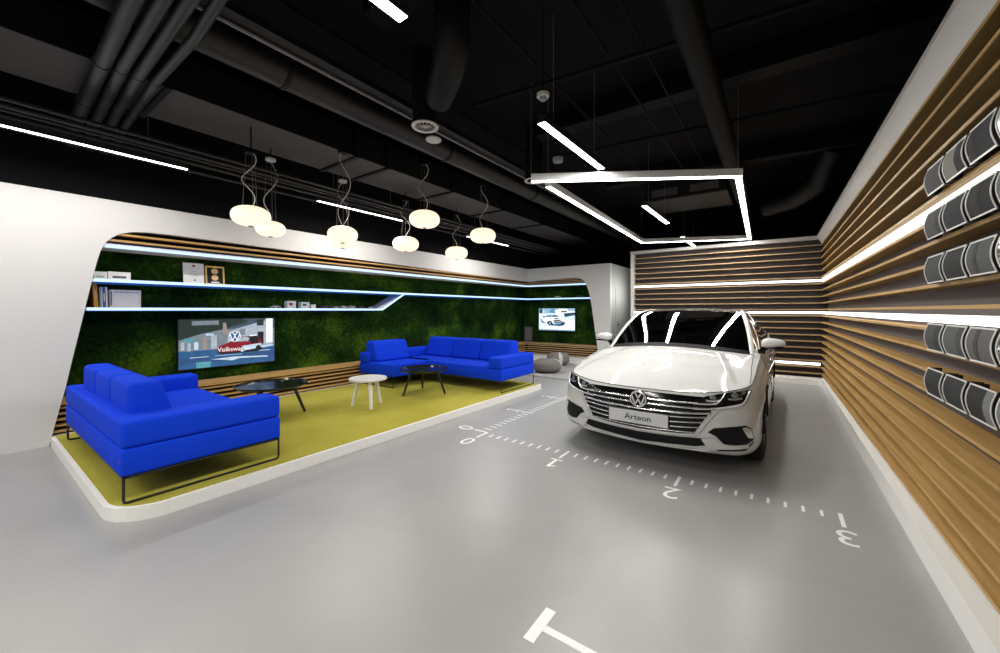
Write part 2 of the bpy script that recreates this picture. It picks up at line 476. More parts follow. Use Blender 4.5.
YS = 9.76
wk = struct(MB().box(-2.95, XR + .115, YS + .115, YS + .2, 0, ZR), 'wall_slatted', M['backing'], 'dark backing of the slatted end wall behind the car')
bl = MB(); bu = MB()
for z in BZ:
    bl.box(-2.88, XR + .02, YS, YS + .115, z - .008, z + .011)
    bu.box(-2.88, XR + .02, YS + .003, YS + .115, z - .0115, z - .008)  # same painted shade below the end wall slats
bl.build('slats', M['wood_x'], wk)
tag(bu.build('slat_shade_sheets', M['undershade_x'], wk), 'dark sheets painting the shade under the slats')
MB().box(-2.96, -2.88, YS - .02, YS + .2, .1, ZR).box(-2.96, XR, YS - .05, YS + .2, ZR - .035, ZR + .03).build('fascia', M['white'], wk)

def strip(name, boxes, m, label, cat='light strip'):
    mb = MB()
    for b in boxes: mb.box(*b)
    return tag(mb.build(name, m), label, cat)
z1 = (BZ[5] + BZ[6]) / 2; z2 = (BZ[10] + BZ[11]) / 2; z3 = (BZ[18] + BZ[19]) / 2
splay(strip('light_strip', [(XR - .004, XR + .04, Y0, YS + .0, z1 - .022, z1 + .022)], M['ledw'], 'upper white light strip between the slats of the right wall'))
splay(strip('light_strip', [(XR - .004, XR + .04, Y0, YS + .0, z2 - .022, z2 + .022)], M['ledw'], 'white light strip at eye level on the right slatted wall'))
strip('light_strip', [(-2.88, XR - .01, YS - .004, YS + .04, z1 - .022, z1 + .022)], M['ledw'], 'upper white light strip across the slatted wall behind the car')
strip('light_strip', [(-2.88, XR - .01, YS - .004, YS + .04, z2 - .022, z2 + .022)], M['ledw'], 'middle white light strip on the end wall at roof height of the car')
strip('light_strip', [(-2.88, XR - .01, YS - .004, YS + .04, z3 - .022, z3 + .022)], M['ledw'], 'lowest white light strip near the floor behind the car')

# ------------------------------------------------------------------ display shelves in the recess
def shelf(name, boxes, leds, glow, label, m='white'):
    r = empty(name, (0, 0, 0))
    tag(r, label, 'shelf')
    mb = MB()
    for b in boxes: mb.box(*b)
    mb.build('board', M[m], r)
    mb = MB()
    for b in leds: mb.box(*b)
    tag(mb.build('light_strip', M['ledb'], r), 'cold white glowing front edge')
    if glow:
        mb = MB()
        for b in glow: mb.box(*b)
        tag(mb.build('glow_sheet', M['blueglow'], r), 'glow sheet imitating blue LED light on the shelf')
    return r
shelf('wall_shelf', [(RX + .10, XL - .02, .95, RY - .1, 2.135, 2.185), (XL - .3, -4.22, YB + .02, RY - .1, 2.135, 2.185)],
      [(XL - .02, XL - .005, .99, YB + .012, 2.137, 2.167), (XL - .02, -4.235, YB + .005, YB + .02, 2.137, 2.167)],
      [(XL - .09, XL - .03, 1.0, YB, 2.186, 2.190), (XL - .1, -4.25, YB + .03, YB + .09, 2.186, 2.190)],
      'topmost lit shelf running under the oak slats of the recess', 'fascia')
sm = shelf('wall_shelf', [(RX + .10, XL - .02, .88, RY - .1, 1.742, 1.778), (XL - .3, -4.13, YB + .02, RY - .1, 1.742, 1.778)],
      [(XL - .02, XL - .005, .90, YB + .012, 1.744, 1.776), (XL - .02, -4.145, YB + .005, YB + .02, 1.744, 1.776)],
      [(RX + .11, XL - .03, .9, RY - .3, 1.735, 1.741), (XL - .2, -4.2, YB + .05, RY - .11, 1.735, 1.741)],
      'middle lit shelf carrying the certificate and framed medals')
sl = shelf('wall_shelf', [(RX + .10, XL - .02, .84, 4.80, 1.417, 1.452)],
      [(XL - .02, XL - .005, .85, 4.80, 1.419, 1.450)],
      [(RX + .11, XL - .03, .86, 4.75, 1.410, 1.416)],
      'lowest lit shelf with books, ending in a slanted board')
dg_ = MB().prism([(4.80, 1.417), (5.36, 1.742), (5.30, 1.742), (4.78, 1.452)], lambda a, b, h: (h, a, b), RX + .10, XL - .02)
tag(dg_.build('slanted_board', M['fascia'], sl), 'slanted board joining the two shelves')
MB().prism([(4.80, 1.419), (5.35, 1.744), (5.30, 1.744), (4.78, 1.449)], lambda a, b, h: (h, a, b), XL - .02, XL - .005).build('light_strip', M['ledb'], sl)

# objects on the shelves --------------------------------------------------
def book(x, y, z, th, h, d, m, label, lean=0., group=None, spine=None, name='book'):
    """upright book, spine towards +x, thickness along y"""
    r = empty(name, (x, y, z)); r.rotation_euler = (lean, 0, 0)
    tag(r, label, 'book', group)
    MB().rbox(-d, 0, 0, th, 0, h, .003, 1).build('cover', m, r)
    MB().box(-d - .001, -.006, .004, th - .004, h - .002, h + .0015).build('pages', M['paper'], r)
    if spine:
        MB().box(0, .001, th * .25, th * .75, h * .3, h * .7).build('spine_label', spine, r)
    return r
SZ = 1.4525; BX = -6.40
book(BX, .928, SZ, .038, .285, .19, M['orange'], 'thick orange book leaning at the left end of the lowest shelf', .06, spine=M['medal'])
book(BX, .976, SZ, .012, .235, .19, M['greybook'], 'thin grey book next to the orange one', .03)
book(BX, .990, SZ, .012, .24, .19, M['paper'], 'pale white spined book between the grey and the blue books', .03)
book(BX, 1.004, SZ, .020, .24, .19, M['bluebook'], 'dark blue book on the lowest shelf', .03, spine=M['paper'])
book(BX, 1.026, SZ, .018, .24, .19, M['paper'], 'white book standing right of the blue book', .03)
r = empty('magazine_box', (BX, 1.058, SZ)); tag(r, 'wide white magazine box with a grey printed band', 'box')
MB().rbox(-.19, 0, 0, .276, 0, .212, .004, 1).build('case', M['paper'], r)
for k in range(5): MB().box(0, .001, .04 + .045 * k, .04 + .045 * k + .04, .175, .193).build('printed_band', M['greybook'], r)
MB().box(0, .0012, .006, .017, .02, .195).build('violet_stripe', mat('violet_print', (.10, .08, .3), .5), r)
MB().box(0, .0012, .255, .259, .02, .195).build('printed_line', M['greybook'], r)
SZ = 1.7785
for y, w, h, lab in ((.925, .11, .092, 'low grey and white box at the left end of the middle shelf'), (1.041, .20, .10, 'longer white box beside the low grey box on the middle shelf')):
    r = empty('document_box', (BX, y, SZ)); tag(r, lab, 'box')
    MB().rbox(-.19, 0, 0, w, 0, h, .004, 1).build('case', M['paper'], r)
    MB().box(0, .001, w * .2, w * .8, h * .25, h * .5).build('label_panel', M['greybook'] if w < .15 else M['ink'], r)
def leaning(name, y0, label, cat):
    r = empty(name, (BX - .02, y0, SZ)); r.rotation_euler = (0, -.10, 0); tag(r, label, cat); return r
r = leaning('certificate', 1.762, 'white printed certificate propped on the middle shelf', 'certificate')
MB().rbox(-.012, 0, 0, .230, 0, .283, .002, 1).build('sheet', M['paper'], r)
MB().box(0, .001, .098, .134, .232, .256).build('crest', M['red'], r)
for z, a, b in ((.205, .05, .18), (.165, .085, .145), (.135, .07, .16), (.11, .06, .17), (.09, .08, .15)): MB().box(0, .001, a, b, z, z + .005).build('printed_line', M['greybook'], r)
MB().lathe([(1e-4, .001), (.012, .001), (.012, 0)], (0, .125, .05), 16, 'x').build('seal', M['ink'], r)
r = leaning('medal_frame', 2.008, 'gold rimmed frame with two round medals on black', 'picture frame')
w, h = .228, .262
MB().box(-.02, 0, 0, w, 0, .02).box(-.02, 0, 0, w, h - .02, h).box(-.02, 0, 0, .02, 0, h).box(-.02, 0, w - .02, w, 0, h).build('frame', M['gold'], r)
MB().box(-.018, -.008, .018, w - .018, .018, h - .018).build('velvet_back', M['velvet'], r)
for z in (.10, .19): MB().lathe([(1e-4, .004), (.034, .004), (.04, .001), (.042, -.006)], (-.004, w / 2, z), 24, 'x').build('medal', M['medal'], r)
MB().box(-.007, -.005, .07, .165, .025, .045).build('caption_strip', M['paper'], r)
SZ = 1.4525
for y, w, h, lab in ((3.095, .14, .118, 'white mug box with a red print, taller of the small boxes'), (3.318, .145, .105, 'white mug box with a dark print'), (3.487, .085, .066, 'smallest plain white box on the lowest shelf')):
    r = empty('gift_box', (BX, y, SZ)); tag(r, lab, 'box')
    MB().rbox(-.1, 0, 0, w, 0, h, .003, 1).build('carton', M['paper'], r)
    if w > .1: MB().box(0, .001, w * .2, w * .62, h * .4, h * .72).build('print', M['red'] if h > .11 else M['ink'], r)
def model_car(x, y, z, L, m, label, along='y', group=None):
    r = empty('model_car', (x, y, z), 0 if along == 'y' else PI / 2); tag(r, label, 'model car', group)
    h = L * .34; w = L * .42
    prof = [(-.5, .10), (-.5, .42), (-.44, .52), (-.24, .56), (-.08, .95), (.22, .98), (.40, .60), (.49, .52), (.5, .10)]
    MB().prism([(a * L, b * h) for a, b in prof], lambda a, b, hh: (hh, a, b + .1 * h), -w / 2, w / 2).build('body', m, r)
    MB().prism([(a * L, b * h) for a, b in ((-.20, .6), (-.07, .88), (.20, .9), (.33, .62))], lambda a, b, hh: (hh, a, b + .1 * h), -w / 2 - .001, w / 2 + .001).build('window', M['bezel'], r)
    for a in (-.3, .3):
        for sx in (-1, 1): MB().lathe([(1e-4, 0), (.1 * L, 0), (.1 * L, .05 * L), (1e-4, .05 * L)], (sx * w / 2 - .025 * L, a * L, .1 * L), 14, 'x').build('wheel', M['tyre'], r)
    return r
for y, L, m_, lab in ((2.925, .135, 'toy', 'white model car left of the mug boxes'), (3.745, .165, 'toyd', 'dark model car just right of the small white box'), (3.95, .11, 'toy', 'small white model car between the dark model cars'),
                      (4.10, .145, 'toy', 'first of two pale model cars parked nose to tail'), (4.265, .15, 'toy', 'second of two pale model cars parked nose to tail'), (4.46, .15, 'toyd', 'dark model car left of the last little car'), (4.685, .115, 'toy', 'last little pale car before the slanted board')):
    model_car(BX - .03, y, SZ, L, M[m_], lab)
for x, L, m_, lab in ((-5.9, .16, 'toyd', 'dark model car near the corner on the shelf over the small screen'), (-5.25, .18, 'toy', 'pale model car on the shelf over the small screen'), (-4.55, .2, 'toyd', 'dark model car at the right end of the shelf over the small screen')):
    model_car(x, YB + .15, 1.7785, L, M[m_], lab, 'x')

# ------------------------------------------------------------------ screens
def emblem(mb, fn, R, lift=0.):
    """round emblem of ring, V and W strokes; fn(u,v)->xyz with u right, v up; uses current material"""
    n = 40
    ro = [fn(R * math.cos(2 * PI * k / n), R * math.sin(2 * PI * k / n)) for k in range(n)]
    ri = [fn(.86 * R * math.cos(2 * PI * k / n), .86 * R * math.sin(2 * PI * k / n)) for k in range(n)]
    mb.grid([ro, ri], close=True)
    w = .085
    def stroke(a, b):
        (x0, y0), (x1, y1) = a, b; L = math.hypot(x1 - x0, y1 - y0); nx, ny = -(y1 - y0) / L * w, (x1 - x0) / L * w
        mb.flat([(R * (x0 + nx), R * (y0 + ny)), (R * (x0 - nx), R * (y0 - ny)), (R * (x1 - nx), R * (y1 - ny)), (R * (x1 + nx), R * (y1 + ny))], fn)
    for sx in (-1, 1):
        stroke((sx * .40, .80), (0, .12))
        stroke((sx * .78, .42), (sx * .40, -.76))
        stroke((sx * .40, -.76), (0, .02))

def pic_mats(cols):
    out = []
    for k, (c, s) in enumerate(cols):
        m_ = emis('screen_colour_%s' % 'abcdefghijklmnopqrst'[k], c, s); nt = m_.node_tree; b = nt.nodes['Principled BSDF']
        tc = nt.nodes.new('ShaderNodeTexCoord'); mp = nt.nodes.new('ShaderNodeMapping'); mp.inputs['Scale'].default_value = (9, 9, 16)
        n_ = nt.nodes.new('ShaderNodeTexNoise'); n_.inputs['Scale'].default_value = 1.3; n_.inputs['Detail'].default_value = 4
        nt.links.new(tc.outputs['Object'], mp.inputs['Vector']); nt.links.new(mp.outputs['Vector'], n_.inputs['Vector'])
        r_ = nt.nodes.new('ShaderNodeValToRGB'); r_.color_ramp.elements[0].position = .32; r_.color_ramp.elements[1].position = .68
        r_.color_ramp.elements[0].color = (*[q * .85 for q in c], 1); r_.color_ramp.elements[1].color = (*[min(1, q * 1.12) for q in c], 1)
        nt.links.new(n_.outputs['Fac'], r_.inputs['Fac']); nt.links.new(r_.outputs['Color'], b.inputs['Emission Color'])
        out.append(m_)
    return out
def screen(name, fn, w, h, polys, mats, label, texts=(), emb=None, normal_out=.0):
    """fn(u,v,d)->xyz, u along width [0..w], v up [0..h], d out of the wall"""
    r = empty(name, fn(0, 0, 0)); o0 = Vector(fn(0, 0, 0)); tag(r, label, 'screen')
    g = lambda u, v, d: tuple(Vector(fn(u, v, d)) - o0)
    b = .012
    mb = MB(); v = [g(u, vv, d) for d in (-.045, 0) for u, vv in ((-b, -b), (w + b, -b), (w + b, h + b), (-b, h + b))]
    mb.add(v, [(0, 1, 2, 3), (7, 6, 5, 4), (0, 4, 5, 1), (1, 5, 6, 2), (2, 6, 7, 3), (3, 7, 4, 0)])
    mb.build('casing', M['bezel'], r)
    mb = MB(); d = .0015
    for k, pts in polys:
        mb.cur = k
        mb.flat([(a * w, (1 - c) * h) for a, c in pts], lambda a, c, d=d: g(a, c, d))
        d += .0001
    for k, txt, size, u, vv, bold in texts:
        mb.cur = k
        tv, tf = text_shape(txt, size, bold)
        mb.add([g(u * w + a, (1 - vv) * h + c, d + .0004) for a, c in tv], tf)
    if emb:
        k1, k2, u, vv, R = emb
        mb.cur = k1
        mb.flat([(u * w + R * math.cos(2 * PI * q / 32), (1 - vv) * h + R * math.sin(2 * PI * q / 32)) for q in range(32)], lambda a, c: g(a, c, d + .0003))
        mb.cur = k2
        emblem(mb, lambda a, c: g(u * w + a, (1 - vv) * h + c, d + .0006), R * .94)
    mb.build('picture', mats, r)
    return r
R4 = lambda a, b, c, e: [(a, b), (c, b), (c, e), (a, e)]
pm = pic_mats([((.05, .08, .11), .9), ((.45, .52, .60), .75), ((.02, .035, .03), .8), ((.03, .09, .23), .8), ((.55, .70, .85), .8), ((.26, .012, .025), .8), ((.012, .012, .02), .8), ((.9, .92, .95), .9), ((.025, .11, .27), .8), ((.10, .35, .42), .8), ((.20, .24, .28), .8), ((.35, .30, .27), .7)])
polys = [(0, R4(0, 0, 1, 1)), (10, R4(.0, .22, 1, .68)), (2, [(0, 0), (.62, 0), (.70, .06), (.42, .22), (.2, .30), (0, .42)]), (10, R4(.12, .03, .38, .12)),
         (1, [(.47, .3), (.55, .22), (.78, .10), (.97, .02), (.97, .60), (.47, .58)]), (10, R4(.60, .22, .66, .36)), (6, R4(.80, .30, .87, .58)), (2, R4(.79, .02, .87, .16)), (1, R4(.885, .02, .97, .58)), (7, R4(.90, .0, .98, .56)),
         (11, R4(.22, .36, .26, .62)), (10, R4(.26, .32, .32, .62)), (4, R4(.25, .30, .33, .34)), (1, R4(.30, .34, .36, .62)), (11, [(.42, .08), (.45, .08), (.48, .34), (.42, .34)]), (9, R4(.05, .38, .13, .46)), (1, R4(.02, .46, .05, .62)), (1, R4(.08, .48, .11, .64)), (4, R4(.14, .46, .18, .62)),
         (8, R4(0, .64, 1, 1)), (3, R4(0, .76, 1, .9)), (9, R4(.16, .88, .30, 1)), (4, [(.30, .84), (.55, .82), (.92, .86), (.92, .885), (.6, .865), (.52, .90), (.42, .87)]), (4, R4(.10, .77, .28, .785)), (4, R4(.34, .77, .62, .78)), (4, R4(.72, .72, .95, .735)), (4, [(.80, .62), (.98, .60), (.98, .64), (.80, .68)]),
         (6, [(.36, .70), (.40, .62), (.82, .58), (.86, .70), (.80, .74), (.40, .75)]),
         (5, [(.355, .66), (.37, .60), (.42, .55), (.49, .50), (.54, .44), (.60, .41), (.70, .38), (.78, .38), (.83, .46), (.85, .56), (.84, .64), (.74, .69), (.50, .72), (.38, .70)]),
         (1, [(.56, .45), (.61, .42), (.68, .40), (.71, .44), (.69, .50), (.58, .50)]), (6, [(.71, .38), (.78, .37), (.82, .46), (.80, .56), (.72, .55), (.70, .44)]), (7, [(.70, .37), (.78, .36), (.79, .385), (.71, .395)]),
         (4, [(.62, .60), (.84, .56), (.84, .66), (.66, .70)]), (10, [(.60, .66), (.635, .62), (.66, .66), (.655, .72), (.62, .73)]), (6, [(.78, .62), (.82, .60), (.84, .66), (.82, .72), (.78, .72)])]
screen('television', lambda u, v, d: (RX + .13 + d, 1.748 + u, .612 + v), 1.225, .68, polys, pm,
       'large screen on the moss wall showing a red car in a street', [(7, 'Volkswagen', .062, .535, .665, .004)], (8, 7, .545, .38, .085))
pm2 = pic_mats([((.55, .68, .78), .9), ((.85, .92, .97), 1.), ((.02, .07, .14), .8), ((.12, .32, .52), .8), ((.30, .50, .66), .9), ((.70, .82, .92), .95), ((.008, .02, .04), .6)])
polys = [(5, R4(0, 0, 1, 1)), (4, R4(0, 0, 1, .22)), (2, R4(.02, .02, .10, .22)), (0, R4(.12, .02, .16, .2)), (3, [(.28, .16), (.34, .04), (.44, .02), (.46, .22)]), (1, [(.46, .10), (.58, .0), (.80, .02), (.82, .10), (1, .12), (1, .26), (.7, .30), (.5, .26)]), (2, [(.70, .22), (1, .18), (1, .30), (.80, .36), (.74, .40)]),
         (2, [(.62, .12), (.78, .10), (.78, .16), (.64, .18)]), (1, R4(0, .52, 1, .96)), (5, [(.0, .40), (.3, .44), (.2, .9), (0, 1)]),
         (2, [(.05, .52), (.10, .66), (.30, .70), (.36, .78), (.60, .80), (.72, .74), (.74, .60)]),
         (1, [(.06, .40), (.12, .34), (.26, .28), (.48, .28), (.60, .34), (.68, .44), (.70, .60), (.60, .68), (.40, .70), (.36, .58), (.26, .58), (.22, .68), (.10, .58), (.06, .52)]),
         (3, [(.20, .34), (.26, .30), (.40, .29), (.34, .40), (.20, .40)]), (2, [(.10, .42), (.12, .36), (.19, .34), (.19, .41)]), (2, [(.41, .30), (.49, .30), (.58, .36), (.52, .38), (.36, .39)]),
         (2, [(.44, .44), (.56, .43), (.55, .48), (.44, .49)]), (6, [(.42, .54), (.62, .50), (.62, .56), (.42, .61)]), (2, [(.44, .62), (.68, .57), (.66, .63), (.46, .67)]), (4, [(.40, .68), (.66, .63), (.6, .70), (.42, .74)]),
         (6, [(.27, .58), (.33, .56), (.36, .64), (.35, .76), (.30, .80), (.26, .72)]), (4, [(.29, .62), (.33, .62), (.34, .72), (.30, .74)]), (6, [(.06, .48), (.09, .50), (.11, .62), (.08, .62)]), (4, R4(0, .955, 1, 1))]
screen('television', lambda u, v, d: (-6.0 + u, RY - .125 - d, .815 + v), 1.20, .66, polys, pm2, 'small screen on the end wall showing a white off-road car')
# speaker panel in the corner
r = empty('speaker_panel', (-6.36, YB + .29, .445)); tag(r, 'dark grey fabric panel standing on the ledge in the corner', 'speaker')
MB().rbox(-.14, .14, 0, .05, 0, .46, .01, 2).build('cabinet', M['speaker'], r)
MB().box(-.12, .12, -.004, 0, .03, .43).build('grille', mat('speaker_cloth', (.16, .145, .15), .9), r)

# ------------------------------------------------------------------ sofas
def leg_frame(path, r=.009):
    return MB().tube(path, r, 8)
def sofa_cushion(mb, x0, x1, y0, y1, z0, z1, face, slope=.07):
    """back cushion, face = 'y+','y-','x+': front side leans back at the top"""
    def fnc(p):
        k = (p.z - z0) / (z1 - z0)
        x, y = p.x, p.y
        if face == 'y+' and y > (y0 + y1) / 2: y -= slope * k
        if face == 'y-' and y < (y0 + y1) / 2: y += slope * k
        if face == 'x+' and x > (x0 + x1) / 2: x -= slope * k
        return (x, y, p.z)
    mb.rbox(x0, x1, y0, y1, z0, z1, .045, 4, fnc)
    return mb
S0, S1, S2, SS, S3 = .285, .472, .660, .487, .91
# near sofa: seat faces +y
r = empty('sofa', (-4.85, 1.16, PZ + .006)); tag(r, 'bright blue three cushion sofa in the foreground with its back to the viewer', 'sofa')
off = Vector((-4.85, 1.16, PZ + .006))
def sp(name, mb, m='blue', smooth=True):
    mb.v = [(a - off.x, b - off.y, c - off.z) for a, b, c in mb.v]
    return mb.build(name, M[m], r, smooth=smooth, angle=40)
ax0, ax1, ay0, ay1 = -5.86, -3.60, .648, 1.685
sp('seat_base', MB().rbox(ax0, ax1, ay0, ay1, S0, S1, .02, 3))
sp('backrest_and_arms', MB().rprism([(ax0, ay0), (ax1, ay0), (ax1, ay1), (ax1 - .26, ay1), (ax1 - .26, ay0 + .2), (ax0 + .26, ay0 + .2), (ax0 + .26, ay1), (ax0, ay1)], S1 + .002, S2))
sp('seat_cushion', MB().rbox(ax0 + .265, ax1 - .265, ay0 + .205, ay1 - .005, S1 - .03, SS + .02, .03, 3))
cw = (ax1 - ax0 - .54) / 3
for k in range(3):
    x = ax0 + .27 + cw * k
    sp('back_cushion', sofa_cushion(MB(), x + .003, x + cw - .003, ay0 + .08, ay0 + .36, S2 - .03, S3, 'y+', .10) if False else sofa_cushion(MB(), x + .003, x + cw - .003, ay0 + .085, ay0 + .40, S1 + .02, S3 - .025, 'y+', .12))
for x in (ax1 - .01, ax0 + .01):
    ya, yb = ay0 + .015, ay1 - .015; zb = PZ + .015
    sp('leg_frame', leg_frame([(x, ya, S0 - .008), (x, ya, zb + .02), (x, ya + .006, zb + .005), (x, ya + .02, zb), (x, yb - .02, zb), (x, yb - .006, zb + .005), (x, yb, zb + .02), (x, yb, S0 - .008)]), 'metal_b')
sp('frame_rail', MB().box(ax0 + .004, ax1 - .004, ay0 + .008, ay0 + .022, S0 - .014, S0).box(ax0 + .004, ax1 - .004, ay1 - .022, ay1 - .008, S0 - .014, S0).box(ax1 - .02, ax1 - .004, ay0 + .01, ay1 - .01, S0 - .014, S0).box(ax0 + .004, ax0 + .02, ay0 + .01, ay1 - .01, S0 - .014, S0), 'metal_b', False)
tag(sp('fabric_tab', MB().box(ax1 - .001, ax1 + .002, ay0 - .0 + .0, ay0 + .02, .40, .425) if False else MB().box(ax1 - .05, ax1 - .03, ay0 - .002, ay0 + .001, .38, .40), 'red', False), 'tiny red tab')
# far corner sofa
off = Vector((-4.9, 5.2, PZ + .006))
r = empty('corner_sofa', off); tag(r, 'bright blue L shaped corner sofa against the moss wall', 'sofa')
bx0, bx1, by0, by1 = -6.205, -3.565, 5.03, 6.06
wx1, wy0 = -5.26, 4.28
sp('seat_base', MB().rbox(bx0, bx1, by0, by1, S0, S1, .02, 3))
sp('chaise_base', MB().rbox(bx0, wx1, wy0, by0 + .02, S0, S1, .02, 3))
sp('seat_cushion', MB().rbox(bx0 + .27, bx1 - .265, by0 + .004, by1 - .20, S1 - .03, SS + .012, .025, 3))
sp('chaise_cushion', MB().rbox(bx0 + .27, wx1 - .004, wy0 + .004, by0 + .2, S1 - .03, SS + .012, .025, 3))
sp('backrest_and_arm', MB().rprism([(bx0, wy0), (bx0 + .26, wy0), (bx0 + .26, by1 - .2), (bx1 - .26, by1 - .2), (bx1 - .26, by0), (bx1, by0), (bx1, by1), (bx0, by1)], S1 + .002, S2))
for k in range(3):
    x = -5.93 + .70 * k
    sp('back_cushion', sofa_cushion(MB(), x + .004, x + .696, by1 - .42, by1 - .08, S1 + .03, S3 - .04, 'y-', .12))
sp('back_cushion', sofa_cushion(MB(), bx0 + .10, bx0 + .46, wy0 + .06, wy0 + .82, S1 + .03, S3 - .05, 'x+', .12))
zb = PZ + .015
for x in (bx1 - .01,):
    ya, yb = by0 + .015, by1 - .015
    sp('leg_frame', leg_frame([(x, ya, S0 - .008), (x, ya, zb), (x, yb, zb), (x, yb, S0 - .008)], .008), 'metal_b')
sp('leg_frame', leg_frame([(wx1 - .02, wy0 + .015, S0 - .008), (wx1 - .02, wy0 + .015, zb), (bx0 + .02, wy0 + .015, zb), (bx0 + .02, wy0 + .015, S0 - .008)], .007), 'metal_b')
sp('leg_frame', leg_frame([(bx0 + .02, by1 - .02, S0 - .008), (bx0 + .02, by1 - .02, zb), (bx0 + .05, by1 - .3, zb), (bx0 + .05, by1 - .3, S0 - .008)], .007), 'metal_b')

# ------------------------------------------------------------------ coffee tables
def table(x, y, R, ztop, foot_r, a0, mtop, label, top_th=.022, dish=True, leg_r=.019):
    z0 = PZ + .012
    r = empty('coffee_table', (x, y, z0)); tag(r, label, 'table', None)
    h = ztop - z0
    if dish:
        prof = [(1e-4, h - .018), (R - .02, h - .018), (R - .008, h), (R, h - .001), (R, h - .012), (R - .03, h - .036), (1e-4, h - .036)]
    else:
        prof = [(1e-4, h), (R - .006, h), (R, h - .005), (R, h - top_th), (R - .006, h - top_th - .004), (1e-4, h - top_th - .004)]
    MB().lathe(prof, n=48).build('tabletop', mtop, r, smooth=True, angle=35)
    for k in range(3):
        a = math.radians(a0 + 120 * k)
        hr = foot_r * .62
        MB().tube([(hr * math.cos(a), hr * math.sin(a), h - .03), (foot_r * math.cos(a), foot_r * math.sin(a), 0)], [leg_r * 1.15, leg_r * .85], 14).build('leg', mtop, r, smooth=True, angle=40)
    return r
table(-5.14, 2.30, .40, .505, .37, 69, M['table_b'], 'black round coffee table beside the foreground sofa')
table(-4.57, 3.29, .25, .50, .215, 95, M['table_w'], 'small white round three legged table between the black ones', dish=False, leg_r=.026, top_th=.026)
table(-4.60, 4.35, .385, .50, .37, 20, M['table_b'], 'black round coffee table in front of the corner sofa')

# ------------------------------------------------------------------ poufs
def pouf(x, y, R, h, label, ang):
    r = empty('felt_pouf', (x, y, .022), ang); tag(r, label, 'pouf')
    def pt(u, a, rr=0.):
        e = 2.6
        cu, su = math.cos(u), math.sin(u)
        rad = (R + rr) * abs(cu) ** (2 / e); zz = h / 2 + (h / 2 + rr) * math.copysign(abs(su) ** (2 / e), su)
        return (rad * math.cos(a), rad * .92 * math.sin(a), max(zz, 0))
    rows = [[pt(-PI / 2 + PI * i / 20, 2 * PI * k / 32) for k in range(32)] for i in range(21)]
    MB().grid(rows, close=True).build('cushion', M['pouf'], r, smooth=True)
    rows = [[pt(-PI / 2 + PI * i / 20, a, .006) for a in (-.16, -.08, 0, .08, .16)] for i in range(1, 20)]
    tag(MB().grid(rows).build('stripe', M['poufw'], r, smooth=True), 'white band over the pouf')
    return r
pouf(-4.24, 7.78, .33, .31, 'larger grey felt pouf with a white band, nearer the car', .25)
pouf(-4.55, 8.95, .31, .33, 'rounder grey felt pouf behind, by the white plinth', -.9)

# ------------------------------------------------------------------ pendant lamps
def pendant(x, y, z, D, zc, label, wob, pale=False):
    r = empty('pendant_lamp', (x, y, z)); tag(r, label, 'lamp', None)
    R = D / 2; hh = R * .56
    prof = []
    for i in range(25):
        u = -PI / 2 + PI * i / 24
        cu, su = math.cos(u), math.sin(u)
        prof.append((max(1e-4, R * abs(cu) ** .72), hh * math.copysign(abs(su) ** .9, su)))
    MB().lathe(prof, n=40).build('shade', M['lamp'], r, smooth=True)
    MB().lathe([(1e-4, -.012), (.022, -.012), (.028, 0), (1e-4, .004)], (0, 0, -hh), 16).build('bottom_cap', M['rail'], r)
    L = zc - z
    for k in range(3):
        a = 2 * PI * k / 3 + .4
        MB().tube([(.08 * math.cos(a), .08 * math.sin(a), hh * .95), (.045 * math.cos(a), .045 * math.sin(a), L)], .0016, 5).build('suspension_wire', M['wire'], r)
    path = []
    for i in range(25):
        t = i / 24; e = math.sin(PI * t) ** .6
        path.append((.075 * e * math.sin(t * 8 + wob), .075 * e * math.cos(t * 7 + wob), hh * .96 + (L - hh) * t))
    MB().tube(path, .0048, 6).build('power_cord', M['cord'], r, smooth=True)
    MB().lathe([(1e-4, L - .03), (.055, L - .03), (.06, L - .024), (.06, L), (1e-4, L)], n=24).build('ceiling_canopy', M['cord'] if pale else M['black3'], r)
    MB().tube([(0, 0, L), (0, 0, (3.4495 if -5.4 < x < -4.5 else ZC) - z)], .008, 6).build('drop_rod', M['black3'], r)
    return r
def lampset():
    px = [  # pixel-derived world spots: x, y, z, diameter
        (-4.74, 1.90, 2.46, .383, 'largest looking opal lamp, over the black table by the near sofa'),
        (-5.20, 2.31, 2.445, .335, 'opal lamp tucked right behind the largest one'),
        (-4.40, 2.80, 2.36, .355, 'opal lamp overlapping a lower one, third from the left'),
        (-5.20, 3.31, 2.43, .335, 'opal lamp half hidden below its front neighbour'),
        (-5.20, 4.50, 2.56, .44, 'opal lamp hanging low, left of the tall one over the corner sofa'),
        (-4.40, 4.18, 2.815, .46, 'highest hanging opal lamp in the middle of the group'),
        (-5.20, 5.80, 2.56, .44, 'smallest looking opal lamp, lowest at the far end'),
        (-4.40, 5.63, 2.79, .47, 'rightmost opal lamp in front of a ceiling light bar'),
    ]
    for i, (x, y, z, D, lab) in enumerate(px):
        pendant(x, y, z, D, (3.18, 3.33, 3.4, 3.33, 3.33, 3.68, 3.35, 3.74)[i], lab, i * 1.3, i in (1, 3))
lampset()

